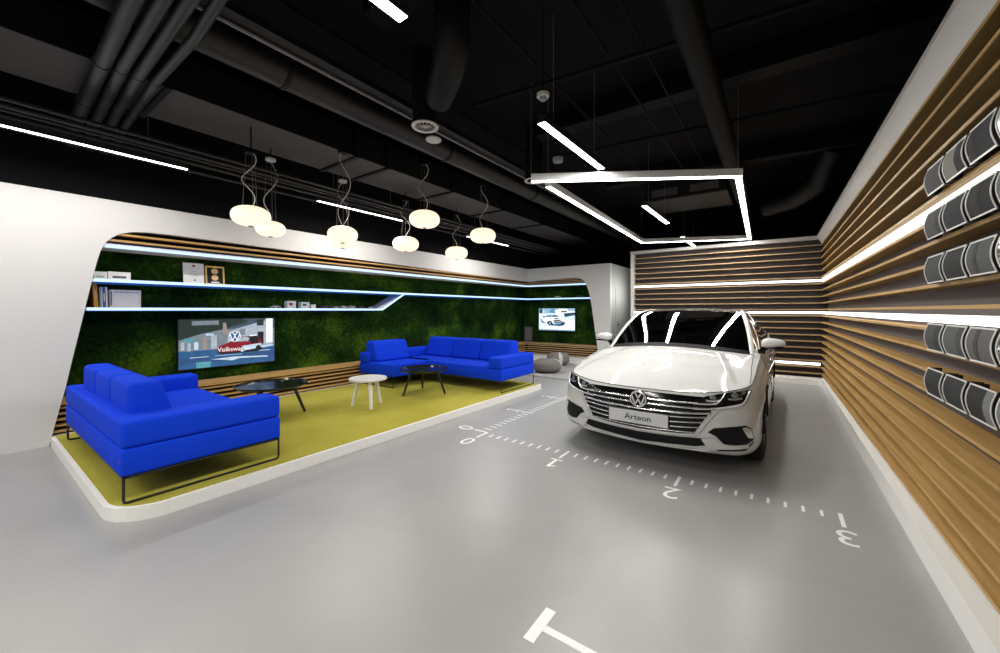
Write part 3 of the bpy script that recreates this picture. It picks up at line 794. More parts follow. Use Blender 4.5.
# ------------------------------------------------------------------ ceiling light bars
def area(name, loc, sx, sy, power, col=(1, .97, .92), rot=(0, 0, 0), spread=PI):
    l = bpy.data.lights.new(name, 'AREA'); l.shape = 'RECTANGLE'; l.size = sx; l.size_y = sy; l.energy = power; l.color = col; l.spread = spread
    o = bpy.data.objects.new(name, l); COL.objects.link(o); o.location = loc; o.rotation_euler = rot
    return o
def bar(p, q, z, w, hgt, label, power, wires=True, ztop=ZC, group=None):
    p = Vector((*p, 0)); q = Vector((*q, 0)); d = q - p; L = d.length; a = math.atan2(d.y, d.x)
    r = empty('light_bar', ((p.x + q.x) / 2, (p.y + q.y) / 2, z), a); tag(r, label, 'ceiling light', group)
    MB().box(-L / 2, L / 2, -w / 2, w / 2, .004, hgt).build('housing', M['metal_b'], r)
    MB().box(-L / 2 + .004, L / 2 - .004, -w / 2 + .004, w / 2 - .004, 0, .0045).build('diffuser', M['led'], r)
    if wires:
        for s in (-1, 1): MB().tube([(s * L * .34, 0, hgt), (s * L * .34, 0, ztop - z)], .002, 5).build('suspension_wire', M['wire'], r)
    if power: area('bar_light', ((p.x + q.x) / 2, (p.y + q.y) / 2, z - .01), L, w, power, rot=(0, 0, a))
    return r
PW = 26.
bar((-1.66, .05), (-1.655, 1.42), 3.0, .075, .07, 'light bar cut by the top edge of the picture', PW)
bar((-1.62, 2.87), (-1.60, 4.21), 3.0, .075, .07, 'single light bar just in front of the open light frame', PW)
bar((-1.64, 6.06), (-1.625, 7.55), 3.0, .075, .07, 'short looking light bar seen inside the open light frame', PW)
bar((-1.66, 9.1), (-1.67, 10.7), 3.0, .075, .07, 'farthest light bar above the slatted end wall', 0)
bar((-5.41, -.6), (-5.40, 1.52), 3.0, .05, .06, 'long light bar at the left over the white wall', PW)
bar((-5.41, 3.04), (-5.40, 4.59), 3.0, .05, .06, 'light bar behind the pendant lamps over the moss wall', PW)
bar((-5.40, 6.36), (-5.38, 7.88), 3.0, .05, .06, 'far light bar behind the rightmost pendant lamps', PW)
# unseen bars added behind the viewer as fill light
for y in (-1.7, -4.2):
    bar((-1.68, y - .7), (-1.68, y + .7), 3.0, .075, .07, 'unseen fill light bar added behind the viewer', PW * 2.0, group='added fill light bars behind the viewer')
bar((-4.2, -3.2), (-4.2, -1.2), 3.0, .075, .07, 'unseen fill light bar added behind the viewer on the left', PW * 1.6)
# open frame of bars
fr = [(-2.238, 4.13), (-2.417, 8.77), (-.466, 9.62), (-.352, 5.05), (-2.31, 3.857)]
FZ = 2.90
r = empty('linear_pendant_light', (0, 0, FZ)); tag(r, 'open four sided frame of white light bars over the car', 'ceiling light')
for i in range(4):
    p = Vector((*fr[i], 0)); q = Vector((*fr[i + 1], 0)); d = q - p; L = d.length; a = math.atan2(d.y, d.x)
    T = Matrix.Translation((p + q) / 2) @ Matrix.Rotation(a, 4, 'Z'); w = .07
    e = w / 2 if 0 < i < 3 else 0
    for nm, bx, m in (('housing', (-L / 2 - w / 2 * (i > 0), L / 2 + w / 2 * (i < 3), -w / 2, w / 2, .005, .085), 'alu'), ('diffuser', (-L / 2 + .004 - w / 2 * (i > 0), L / 2 - .004 + w / 2 * (i < 3), -w / 2 + .005, w / 2 - .005, 0, .0055 + .0003 * i), 'led')):
        mb = MB().box(*bx); mb.v = [tuple(T @ Vector(v)) for v in mb.v]; mb.build(nm, M[m], r)
    c = (p + q) / 2
    area('frame_light', (c.x, c.y, FZ - .01), L, w, PW * .8 * L / 3, rot=(0, 0, a))
for x, y in fr:
    MB().tube([(x, y, .085), (x, y, ZC - FZ)], .002, 5).build('suspension_wire', M['wire'], r)

# ------------------------------------------------------------------ ceiling services
def top(name, mb, m, label, cat, smooth=False):
    return tag(mb.build(name, M[m], None, smooth, 40 if smooth else None), label, cat)
# rectangular ducts
top('sheet_duct', MB().box(-5.36, -4.52, Y0, 12.5, 3.453, 3.8), 'black2', 'wide flat grey duct running along the left of the ceiling', 'duct')
o = bpy.data.objects['sheet_duct']
MB().box(-5.355, -4.525, Y0, 12.5, 3.45, 3.453).build('lit_tone_sheet', M['duct'], o)  # grey sheet paints the lit tone of the bottom face; sides stay black
for y in (-1.2, .75, 1.1, 3.05, 3.55, 4.9, 6.4, 8.0):
    MB().box(-5.375, -4.48, y, y + .05, 3.425, 3.82).build('flange', M['black2'], o)
top('round_duct', MB().tube([(-3.72, y, 3.62) for y in (Y0, 0, 4, 8, 12.5)], .14, 20), 'ductb', 'dull round duct beside the flat grey duct', 'duct', True)
for y in (1.75, 3.9, 6.2):
    MB().tube([(-3.72, y, 3.62), (-3.72, y + .04, 3.62)], .15, 20).build('duct_clamp', M['black2'], bpy.data.objects['round_duct'])
top('cable_tray', MB().box(-3.24, -3.10, .9, 12, 3.515, 3.53).box(-3.11, -3.10, .9, 12, 3.53, 3.57).box(-3.24, -3.23, .9, 12, 3.512, 3.57), 'black2', 'black cable tray with a pale lower edge', 'cable tray')
MB().box(-3.243, -3.232, .95, 11.5, 3.492, 3.512).build('edge_rail', M['rail'], bpy.data.objects['cable_tray'])
top('large_duct', MB().tube([(-2.62, 1.3, 3.95), (-2.85, 1.25, 3.85), (-3.02, 1.05, 3.75), (-3.05, .7, 3.72), (-3.05, -1.2, 3.72)], .16, 20), 'black2', 'black bent duct at the top left of the ceiling', 'duct', True)
top('main_pipe', MB().tube([(-.50, y, 3.42) for y in (Y0, 0, 5, 9, 12.7)], .105, 20), 'black3', 'thick black pipe running over the car', 'pipe', True)
# four pipes crossing along x
for k, (rad, lab, pts) in enumerate(((.054, 'thickest and leftmost of the four black pipes', ((-5.95, .717), (-4.311, .669), (-2.3, .61))), (.044, 'second black pipe beside the thickest one', ((-5.95, .842), (-4.277, .775), (-2.3, .735))),
        (.043, 'third black pipe of the crossing four', ((-5.93, .947), (-4.29, .880), (-2.3, .835))), (.037, 'fourth and rightmost black crossing pipe', ((-5.90, 1.044), (-4.304, .988), (-3.36, .991), (-2.3, .92))))):
    zz = 3.36
    path = [(pts[0][0] - .10, pts[0][1], zz - .22), (pts[0][0] - .07, pts[0][1], zz - .10), (pts[0][0], pts[0][1], zz - .03), (pts[0][0] + .15, pts[0][1], zz)] + [(x, y, zz) for x, y in pts[1:]]
    o = top('crossing_pipe', MB().tube(path, rad, 16), 'pipe', lab, 'pipe', True)
    for xc in (-5.25, -4.33):
        t_ = (xc - pts[0][0]) / (pts[1][0] - pts[0][0]); yc = pts[0][1] + (pts[1][1] - pts[0][1]) * t_
        MB().tube([(xc, yc, zz), (xc + .04, yc, zz)], rad * 1.12, 16).build('pipe_clamp', M['pipe'], o)
# small pipes along the left
for k, (x, z, rr) in enumerate(((-5.05, 3.12, .018), (-5.16, 3.10, .02), (-5.28, 3.10, .016), (-5.38, 3.08, .022), (-5.62, 3.06, .02))):
    top('wall_pipe', MB().tube([(x, Y0, z), (x, 0, z), (x, 6, z), (x, 12, z)], rr, 10), 'pipe', ['thin black pipe nearest the pendants in the left bundle', 'second thin black pipe of the left bundle', 'middle thin black pipe of the left bundle', 'fourth thin black pipe of the left bundle', 'outer black pipe of the left bundle, closest to the wall'][k], 'pipe', True)
# flexible duct elbow dropping to a diffuser
o = top('flexible_duct', MB().tube([(-2.15, 2.35, 4.04), (-2.15, 2.35, 3.75), (-2.17, 2.37, 3.6), (-2.25, 2.42, 3.5), (-2.38, 2.5, 3.44), (-2.6, 2.65, 3.42)], [.155, .155, .158, .15, .14, .13], 20), 'black2', 'black flexible duct bending down in the middle of the ceiling', 'duct', True)
for z in (3.95, 3.85, 3.75): MB().tube([(-2.15, 2.35, z), (-2.15, 2.35, z + .03)], .163, 20).build('duct_rib', M['black2'], o)
# round air diffuser with spokes
r = empty('air_diffuser', (-2.94, 2.80, 3.30)); tag(r, 'round spoked air diffuser near the pale tray edge', 'air vent')
MB().lathe([(.10, .0), (.135, -.004), (.14, .01), (.10, .02), (.10, 0)], n=32).build('rim', M['cord'], r, smooth=True)
mb = MB()
for k in range(12):
    a = 2 * PI * k / 12; mb.tube([(.012 * math.cos(a), .012 * math.sin(a), .004), (.105 * math.cos(a), .105 * math.sin(a), .004)], .004, 5)
mb.build('spokes', M['cord'], r)
MB().lathe([(1e-4, -.004), (.018, -.004), (.018, .01), (1e-4, .01)], n=14).build('hub', M['cord'], r)
MB().lathe([(.13, .02), (.13, .74), (1e-4, .74)], n=24).build('neck', M['black2'], r)
def disc(name, x, y, z, R, label, cat, m='cord', h=.03, stem=True):
    r = empty(name, (x, y, z)); tag(r, label, cat)
    MB().lathe([(1e-4, -h), (R * .9, -h), (R, -h * .7), (R, 0), (1e-4, 0)], n=24).build('body', M[m], r, smooth=True, angle=40)
    if stem: MB().tube([(0, 0, 0), (0, 0, ZC - z)], .006, 6).build('stem', M['black2'], r)
    return r
disc('ceiling_disc', -3.07, 3.05, 3.30, .085, 'pale round disc beside the spoked air diffuser', 'air vent', h=.02)
r = disc('smoke_detector', -1.656, 2.966, 3.30, .055, 'white smoke detector above the single light bar', 'smoke detector', h=.03)
MB().lathe([(1e-4, -.055), (.028, -.055), (.032, -.03)], n=20).build('sensor_head', M['rail'], r)
disc('ceiling_sensor', -2.20, 4.32, 3.30, .065, 'grey round sensor left of the open light frame', 'sensor', m='rail', h=.05)
r = empty('ring_vent', (-2.88, 4.89, 3.30)); tag(r, 'pale ring vent beside the left end of the light frame', 'air vent')
MB().lathe([(.10, 0), (.135, -.004), (.14, .01), (.10, .02), (.10, 0)], n=32).build('rim', M['cord'], r, smooth=True)
MB().lathe([(.13, .02), (.13, .74), (1e-4, .74)], n=24).build('neck', M['black2'], r)
# ceiling cassette unit
r = empty('air_conditioner', (-1.36, 8.12, 3.45)); tag(r, 'dark box shaped air unit seen through the light frame', 'air conditioner')
MB().rbox(-.68, .68, -.55, .55, 0, .3, .02, 2).build('case', M['black2'], r)
MB().box(-.55, -.1, -.556, -.548, .07, .20).box(.1, .55, -.556, -.548, .07, .20).build('grille', M['duct'], r)
for sx in (-.6, .6):
    MB().tube([(sx, 0, .3), (sx, 0, ZC - 3.45)], .008, 6).build('hanger', M['black2'], r)
# beams and thin rails
for k, (y, lab) in enumerate(((1.9, 'nearest dark ceiling beam'), (4.6, 'second dark ceiling beam over the light frame'), (7.3, 'third dark ceiling beam'), (10.0, 'last dark ceiling beam above the slatted end wall'))):
    top('ceiling_beam', MB().box(-2.7, 1.25, y, y + .22, 3.80, ZC), 'black3', lab, 'beam')
for k, (x, z, lab) in enumerate(((-1.90, 3.8, 'thin black conduit left of the light bars'), (-1.28, 3.8, 'thin black conduit over the car bonnet'), (-.98, 3.8, 'thin black conduit next to the thick pipe'), (-3.43, 4.037, 'thin black conduit between the round duct and the cable tray'))):
    top('conduit', MB().tube([(x, -2, z), (x, 12, z)], .013, 8), 'black3', lab, 'conduit')
for k, (y, lab) in enumerate(((3.6, 'nearer cross conduit under the beams'), (5.4, 'middle cross conduit under the beams'), (6.9, 'farther cross conduit under the beams'))):
    top('conduit', MB().tube([(-2.7, y - .3, 3.66), (1.1, y + .1, 3.66)], .022, 8), 'black3', lab, 'conduit')
top('curved_duct', MB().tube([(-.2, 9.2, 3.45), (.25, 9.0, 3.5), (.6, 8.5, 3.6), (.75, 8.0, 4.0)], .2, 20), 'black2', 'black curved duct in the ceiling corner above the slatted walls', 'duct', True)

# ------------------------------------------------------------------ floor markings
def digit_shape(k):
    if k != 1: return text_shape(str(k), .20)
    mb = MB()   # a one with a flag and a foot
    for q in ([(-.014, -.1), (.014, -.1), (.014, .1), (-.014, .1)], [(-.060, -.1), (-.014, -.1), (-.014, -.078), (-.060, -.078)], [(.014, -.1), (.060, -.1), (.060, -.078), (.014, -.078)], [(-.014, .1), (-.058, .068), (-.058, .044), (-.014, .072)]):
        mb.add([(a, b, 0) for a, b in q], [(0, 1, 2, 3)])
    return [(a, b) for a, b, c in mb.v], mb.f
def ruler():
    o = (-2.735, 3.59); U = 1.031
    def q(mb, x0, x1, y0, y1): mb.box(x0, x1, y0, y1, .0005, .0016)
    def tk(r, nm, *c):
        mb = MB(); q(mb, *c); mb.build(nm, M['paint'], r)
    r = empty('floor_ruler', (0, 0, 0)); tag(r, 'white painted ruler on the floor across the front of the car, marked 0 to 3', 'floor marking')
    for k in range(0, 31):
        x = o[0] + U * k / 10
        if k % 10 == 0: tk(r, 'long_tick', x - .0125, x + .0125, o[1] - .215, o[1])
        else: tk(r, 'tick', x - .0095, x + .0095, o[1] - .115, o[1] - .02)
    for k in range(4):
        tv, tf = digit_shape(k)
        x = o[0] + U * k; y = o[1] - .36
        MB().add([(x - a, y - b, .0016) for a, b in tv], tf).build('digit', M['paint'], r)
    r = empty('floor_ruler', (0, 0, 0)); tag(r, 'white painted ruler running back along the left flank of the car', 'floor marking')
    for k in range(0, 51):
        y = o[1] + U * k / 10
        if k % 10 == 0: tk(r, 'long_tick', o[0] - .20, o[0] - (0 if k else .0135), y - .0125, y + .0125)
        else: tk(r, 'tick', o[0] - .12, o[0] - .02, y - .0095, y + .0095)
    for k in range(6):
        tv, tf = digit_shape(k)
        x = o[0] - .33; y = o[1] + U * k
        MB().add([(x - b, y + a, .0016) for a, b in tv], tf).build('digit', M['paint'], r)
    mb = MB(); q(mb, -.897, -.845, 1.430, 1.640); q(mb, -.846, .64, 1.508, 1.545)
    tag(mb.build('floor_line', M['paint']), 'white T shaped end of a painted dimension line on the near floor', 'floor marking')
ruler()

# ------------------------------------------------------------------ fabric sample panels on the right wall
def sample(y0, zb, kind, label, w=.254):
    """arched panel, y from y0-w (near) to y0 (far)"""
    xw = XR - .015
    r = empty('sample_panel', (xw, y0, zb)); tag(r, label, 'sample panel', None)
    hh = .150; sag = .017; n = 12
    def arc(t): return (-.011 - sag * math.sin(PI * t) , hh * t)
    c0, c1, split, st = kind
    def sheet(a, b, off):
        rows = []
        for i in range(n + 1):
            x, z = arc(i / n); rows.append([(x - off, -a, z), (x - off, -b, z)])
        return rows
    MB().grid(sheet(.012, w - .012, .005)).build('face', c0, r, smooth=True)
    if c1 is not None:
        tag(MB().grid(sheet(.012 + (w - .024) * split, .012 + (w - .024) * st, .0062)).build('face_band', c1, r, smooth=True), 'band in a second material')
    mb = MB()
    for a, b in ((0, .007), (w - .007, w)):
        for i in range(n):
            (x0, z0), (x1, z1) = arc(i / n), arc((i + 1) / n)
            mb.add([(x0 - .007, -a, z0), (x0 - .007, -b, z0), (x1 - .007, -b, z1), (x1 - .007, -a, z1), (x0 - .004, -a, z0), (x0 - .004, -b, z0), (x1 - .004, -b, z1), (x1 - .004, -a, z1)],
                   [(0, 1, 2, 3), (7, 6, 5, 4), (0, 4, 5, 1), (1, 5, 6, 2), (3, 2, 6, 7), (0, 3, 7, 4)])
    mb.box(-.020, -.016, -w, 0, -.001, .006).box(-.020, -.016, -w, 0, hh - .006, hh + .001)
    mb.build('rim', M['rim'], r)
    for a in (-w + .001, -.012):
        P_ = [(x - .003, z) for x, z in (arc(i / n) for i in range(n + 1))] + [(.035, hh), (.035, 0)]
        MB().prism(P_, lambda q, z, h: (q, h, z), a, a + .006).build('bracket', M['bracket'], r)
    mb = MB().box(-.006, .004, -w + .012, -.012, .02, hh - .02)
    mb.build('back_plate', M['bracket'], r)
    return splay(r)
def fab(name, c, rough=.85, metal=0., amt=.12):
    if metal == 0: c = tuple(q * .62 for q in c)
    return mat('sample_' + name, c, rough, metal, noise_amt=amt, nscale=90.)
f = dict(g=fab('grey', (.13, .13, .135)), d=fab('charcoal', (.045, .045, .05)), dk=fab('dark', (.025, .025, .027)), be=fab('beige', (.42, .40, .35)), si=fab('silver', (.62, .64, .63), .35, .6, .05),
         pl=fab('plum', (.055, .047, .052)), ol=fab('olive_grey', (.15, .155, .145)), br=fab('warm_grey', (.20, .185, .175)), lg=fab('light_grey', (.27, .275, .28)), bk=fab('black', (.016, .017, .018)), mg=fab('mid_grey', (.085, .09, .092)), ch=fab('mirror', (.5, .5, .5), .15, 1., .5))
rows = [
    (BZ[5] + .0115, 'top', [((f['g'], None, 0, 1), 'plain grey panel'), ((f['be'], f['d'], .62, 1), 'beige and charcoal panel'), ((f['d'], f['pl'], .12, .36), 'plum striped charcoal panel'), ((f['si'], None, 0, 1), 'shiny silver panel')]),
    (BZ[7] + .0115, 'second', [((f['g'], f['mg'], .7, 1), 'grey panel with a darker edge'), ((f['d'], None, 0, 1), 'plain charcoal panel'), ((f['dk'], f['pl'], .2, .5), 'dark panel with plum stripes'), ((f['si'], f['lg'], 0, .3), 'silver and pale grey panel')]),
    (BZ[9] + .0115, 'third', [((f['mg'], None, 0, 1), 'mid grey panel'), ((f['dk'], None, 0, 1), 'near black panel'), ((f['ol'], f['mg'], .25, .42), 'olive grey panel with one darker stripe'), ((f['ch'], f['bk'], .3, .6), 'mirror panel with a black band')]),
    (BZ[12] + .0115, 'fourth', [((f['mg'], f['d'], .6, 1), 'grey panel with a charcoal end'), ((f['ol'], f['mg'], .7, 1), 'olive panel with a grey end'), ((f['br'], f['mg'], .3, .48), 'warm grey panel with a dark stripe'), ((f['ch'], f['bk'], .1, .5), 'bright panel with a black band')]),
    (BZ[14] + .0115, 'fifth', [((f['bk'], None, 0, 1), 'plain black panel'), ((f['bk'], f['dk'], .5, 1), 'two tone black panel'), ((f['bk'], f['lg'], .72, 1), 'black panel with a light grey end'), ((f['lg'], None, 0, 1), 'plain light grey panel')]),
]
for z, rn, items in rows:
    for k, (kind, lab) in enumerate(items):
        sample(3.24 - .294 * k, z, kind, '%s, %s row on the right wall' % (lab, rn))

# ------------------------------------------------------------------ THE CAR
CAR = empty('car', (-1.015, 3.57, 0), math.radians(.0))
tag(CAR, 'white fastback saloon car with a wide chrome barred nose parked on the right', 'car')
def catmull(P, t):
    n = len(P) - 1; t = max(0, min(n - 1e-9, t)); i = int(t); u = t - i
    p0, p1, p2, p3 = P[max(i - 1, 0)], P[i], P[i + 1], P[min(i + 2, n)]
    if i == 0: p0 = tuple(2 * a - b for a, b in zip(p1, p2))
    return tuple(.5 * (2 * b + (c - a) * u + (2 * a - 5 * b + 4 * c - d) * u * u + (-a + 3 * b - 3 * c + d) * u ** 3) for a, b, c, d in zip(p0, p1, p2, p3))
#      x,    y,    ztop, zbot, f
ST = [(0, 0, .712, .21, 0), (.25, .012, .712, .21, 0), (.48, .048, .720, .208, 0), (.67, .115, .738, .20, 0), (.805, .215, .757, .19, 0), (.885, .37, .775, .185, .15),
      (.918, .60, .812, .185, .6), (.930, .92, .868, .19, 1), (.933, 1.35, .925, .195, 1), (.935, 1.9, .950, .20, 1), (.937, 2.6, .972, .20, 1), (.937, 3.3, .992, .20, 1), (.93, 3.8, 1.012, .20, 1),
      (.905, 4.25, 1.03, .21, 1.2), (.85, 4.58, 1.04, .23, 1.7), (.72, 4.76, 1.045, .25, 2), (.5, 4.83, 1.05, .26, 2), (.25, 4.855, 1.052, .26, 2), (0, 4.86, 1.053, .26, 2)]
PF = [(0, .10), (.06, .035), (.15, .012), (.35, .0), (.6, .003), (.78, .015), (.9, .032), (1, .062)]
PS = [(0, .075), (.06, .03), (.2, .016), (.42, .030), (.62, .012), (.70, .0), (.76, .010), (.9, .045), (1, .085)]
PR = [(0, .12), (.1, .03), (.3, .0), (.6, .01), (.75, .03), (.9, .06), (1, .10)]
def lut(P, v):
    for (a, b), (c, d) in zip(P, P[1:]):
        if v <= c:
            u = (v - a) / (c - a); u = u * u * (3 - 2 * u) * .5 + u * .5
            return b + (d - b) * u
    return P[-1][1]
def inset(f, v):
    if f <= 1: return lut(PF, v) * (1 - f) + lut(PS, v) * f
    return lut(PS, v) * (2 - f) + lut(PR, v) * (f - 1)
def W(t, z=None, v=None):
    """body flank point at plan station t; z absolute or v relative"""
    x, y, zt, zb, fl = catmull(ST, t)
    fl = max(0, min(2, fl))
    if z is None: z = zb + (zt - zb) * v
    vv = max(0, min(1, (z - zb) / (zt - zb)))
    a = catmull(ST, t + .02); b = catmull(ST, t - .02) if t > .02 else catmull(ST, 0)
    tx, ty = a[0] - b[0], a[1] - b[1]; L = math.hypot(tx, ty) or 1
    nx, ny = ty / L, -tx / L
    k = inset(fl, vv)
    return (x - nx * k, y - ny * k, z), (nx, ny)
def front(x, z, off=0.):
    """point on the nose surface for lateral x, height z, pushed out by off"""
    s = 1 if x >= 0 else -1; x = abs(x); lo, hi = 0., 9.
    for _ in range(40):
        m = (lo + hi) / 2
        if W(m, z)[0][0] < x: lo = m
        else: hi = m
    (px, py, pz), (nx, ny) = W(lo, z)
    return (s * (px + nx * off), py + ny * off, pz)
AX = (.92, 3.765); WR = .345; AR = .372
def arch(y, zb):
    for a in AX:
        d = abs(y - a)
        if d < AR: return max(zb, WR + math.sqrt(AR * AR - d * d) - .005)
    return zb
def body():
    ts = [i * .2 for i in range(0, 91)]
    # extra stations round the wheel arches
    def t_of_y(y):
        lo, hi = 4., 14.
        for _ in range(40):
            m = (lo + hi) / 2
            if catmull(ST, m)[1] < y: lo = m
            else: hi = m
        return lo
    for a in AX:
        ts = [t for t in ts if not (a - AR - .03 < catmull(ST, t)[1] < a + AR + .03 and 4 < t < 14)]
        for k in range(-14, 15):
            ts.append(t_of_y(a + AR * math.sin(PI / 2 * k / 14) * .9999))
        ts += [t_of_y(a - AR - .004), t_of_y(a + AR + .004)]
    ts.sort()
    NV = 22; mb = MB(); rows = []
    for t in ts:
        x, y, zt, zb, fl = catmull(ST, t)
        lo = arch(y, zb) if 4 < t < 14 else zb
        rows.append([W(t, lo + (zt - lo) * j / NV)[0] for j in range(NV + 1)])
    mb.grid(rows); mb.grid([[(-x, y, z) for x, y, z in r[::-1]] for r in rows])
    return mb, rows
mbody, brow = body()
mbody.build('body_shell', M['carpaint'], CAR, smooth=True, fix=True)
def S(t): return W(t, v=1.)[0]
def cowl(a): return (a * .775, 1.20 + .20 * a * a, 1.005 - .075 * a * a)
def smooth01(x): x = max(0, min(1, x)); return x * x * (3 - 2 * x)
TH_C = 5.25; TH_E = 8.15
def hood_pt(a, s):
    sg = 1 if a >= 0 else -1; a = abs(a)
    f0 = S(a * TH_C); c = cowl(a)
    e0 = S(TH_C); e1 = cowl(1.)
    ed = S(TH_C + (TH_E - TH_C) * s)
    if s > .8: pass
    x = f0[0] + (c[0] - f0[0]) * s; y = f0[1] + (c[1] - f0[1]) * s; z = f0[2] + (c[2] - f0[2]) * s
    lin1 = (e0[0] + (e1[0] - e0[0]) * s, e0[1] + (e1[1] - e0[1]) * s, e0[2] + (e1[2] - e0[2]) * s)
    w = smooth01((a - .62) / .38)
    x += (ed[0] - lin1[0]) * w; y += (ed[1] - lin1[1]) * w
    z += (ed[2] - lin1[2]) * w
    crown = 4 * s * (1 - s)
    z += (.052 * crown + .016 * math.sin(PI * min(1, s * 2.2)) * (s < .455)) * (1 - .75 * a ** 2)
    # power-dome creases
    ac = .70 - .10 * s
    z += -.016 * smooth01((a - ac) / .05) * (1 - smooth01((a - ac - .1) / .25)) * smooth01(s * 5) * smooth01((1 - s) * 4)
    return (sg * x, y, z)
NA, NS = 64, 40
mb = MB().grid([[hood_pt(-1 + 2 * i / NA, j / NS) for j in range(NS + 1)] for i in range(NA + 1)])
mb.build('bonnet', M['carpaint'], CAR, smooth=True, fix=True)
# shut lines of the bonnet
mb = MB()
for sg in (-1, 1):
    mb.tube([tuple(Vector(hood_pt(sg * .93, s / 24)) + Vector((0, 0, .0005))) for s in range(2, 25)], .0028, 6)
mb.tube([tuple(Vector(S(abs(k) / 20 * TH_C)) * 1 if k >= 0 else Vector((-S(abs(k) / 20 * TH_C)[0], S(abs(k) / 20 * TH_C)[1], S(abs(k) / 20 * TH_C)[2]))) for k in range(-20, 21)], .0035, 6)
mb.build('bonnet_seam', M['mattblack'], CAR)

# greenhouse
RAIL = [(.775, 1.40, .935), (.745, 1.62, 1.09), (.695, 1.90, 1.265), (.640, 2.15, 1.375), (.605, 2.45, 1.412), (.590, 2.85, 1.420), (.585, 3.25, 1.395), (.60, 3.65, 1.315), (.635, 4.05, 1.19), (.70, 4.42, 1.065)]
def rail(u): return catmull(RAIL, u)
def cross(a, u, bulge):
    """point across the car between the rails at rail parameter u"""
    x, y, z = rail(u); return (a * x, y, z)
def sheet(fn, nu, nv): return MB().grid([[fn(i / nu, j / nv) for j in range(nv + 1)] for i in range(nu + 1)])
UT = 3.15
def screen_pt(i, j):
    a = -1 + 2 * i; c = cowl(a)
    e = rail(j * UT); c1 = cowl(1.)
    topc = rail(UT)
    tp = (a * (topc[0] - .0), topc[1] + .06 * (a * a - 1), topc[2] + .028 * (1 - a * a))
    x = c[0] + (tp[0] - c[0]) * j; y = c[1] + (tp[1] - c[1]) * j; z = c[2] + (tp[2] - c[2]) * j
    lin = (c1[0] + (topc[0] - c1[0]) * j, c1[1] + (topc[1] - c1[1]) * j, c1[2] + (topc[2] - c1[2]) * j)
    w = a * a
    sg = 1 if a >= 0 else -1
    x += sg * (e[0] - lin[0]) * w; y += (e[1] - lin[1]) * w; z += (e[2] - lin[2]) * w + .02 * 4 * j * (1 - j) * (1 - w)
    return (x, y, z + .002)
sheet(screen_pt, 32, 16).build('windscreen', M['hudglass'], CAR, smooth=True)
mb = MB()
mb.grid([[screen_pt(i / 32, 0), tuple(Vector(screen_pt(i / 32, .07)) + Vector((0, -.001, .003)))] for i in range(33)])
mb.build('cowl_panel', M['mattblack'], CAR)
def roof_pt(i, j):
    a = -1 + 2 * i; u = UT + (6.3 - UT) * j; x, y, z = rail(u)
    return (a * x, y + (.06 * (a * a - 1) * (1 - j)), z + .028 * (1 - a * a) + .001)
sheet(roof_pt, 24, 20).build('roof_panel', M['gloss'], CAR, smooth=True)
def rear_pt(i, j):
    a = -1 + 2 * i; u = 6.3 + (9 - 6.3) * j; x, y, z = rail(u)
    return (a * x, y, z + .028 * (1 - a * a) * (1 - j) + .001)
sheet(rear_pt, 20, 14).build('rear_window', M['sideglass'], CAR, smooth=True)
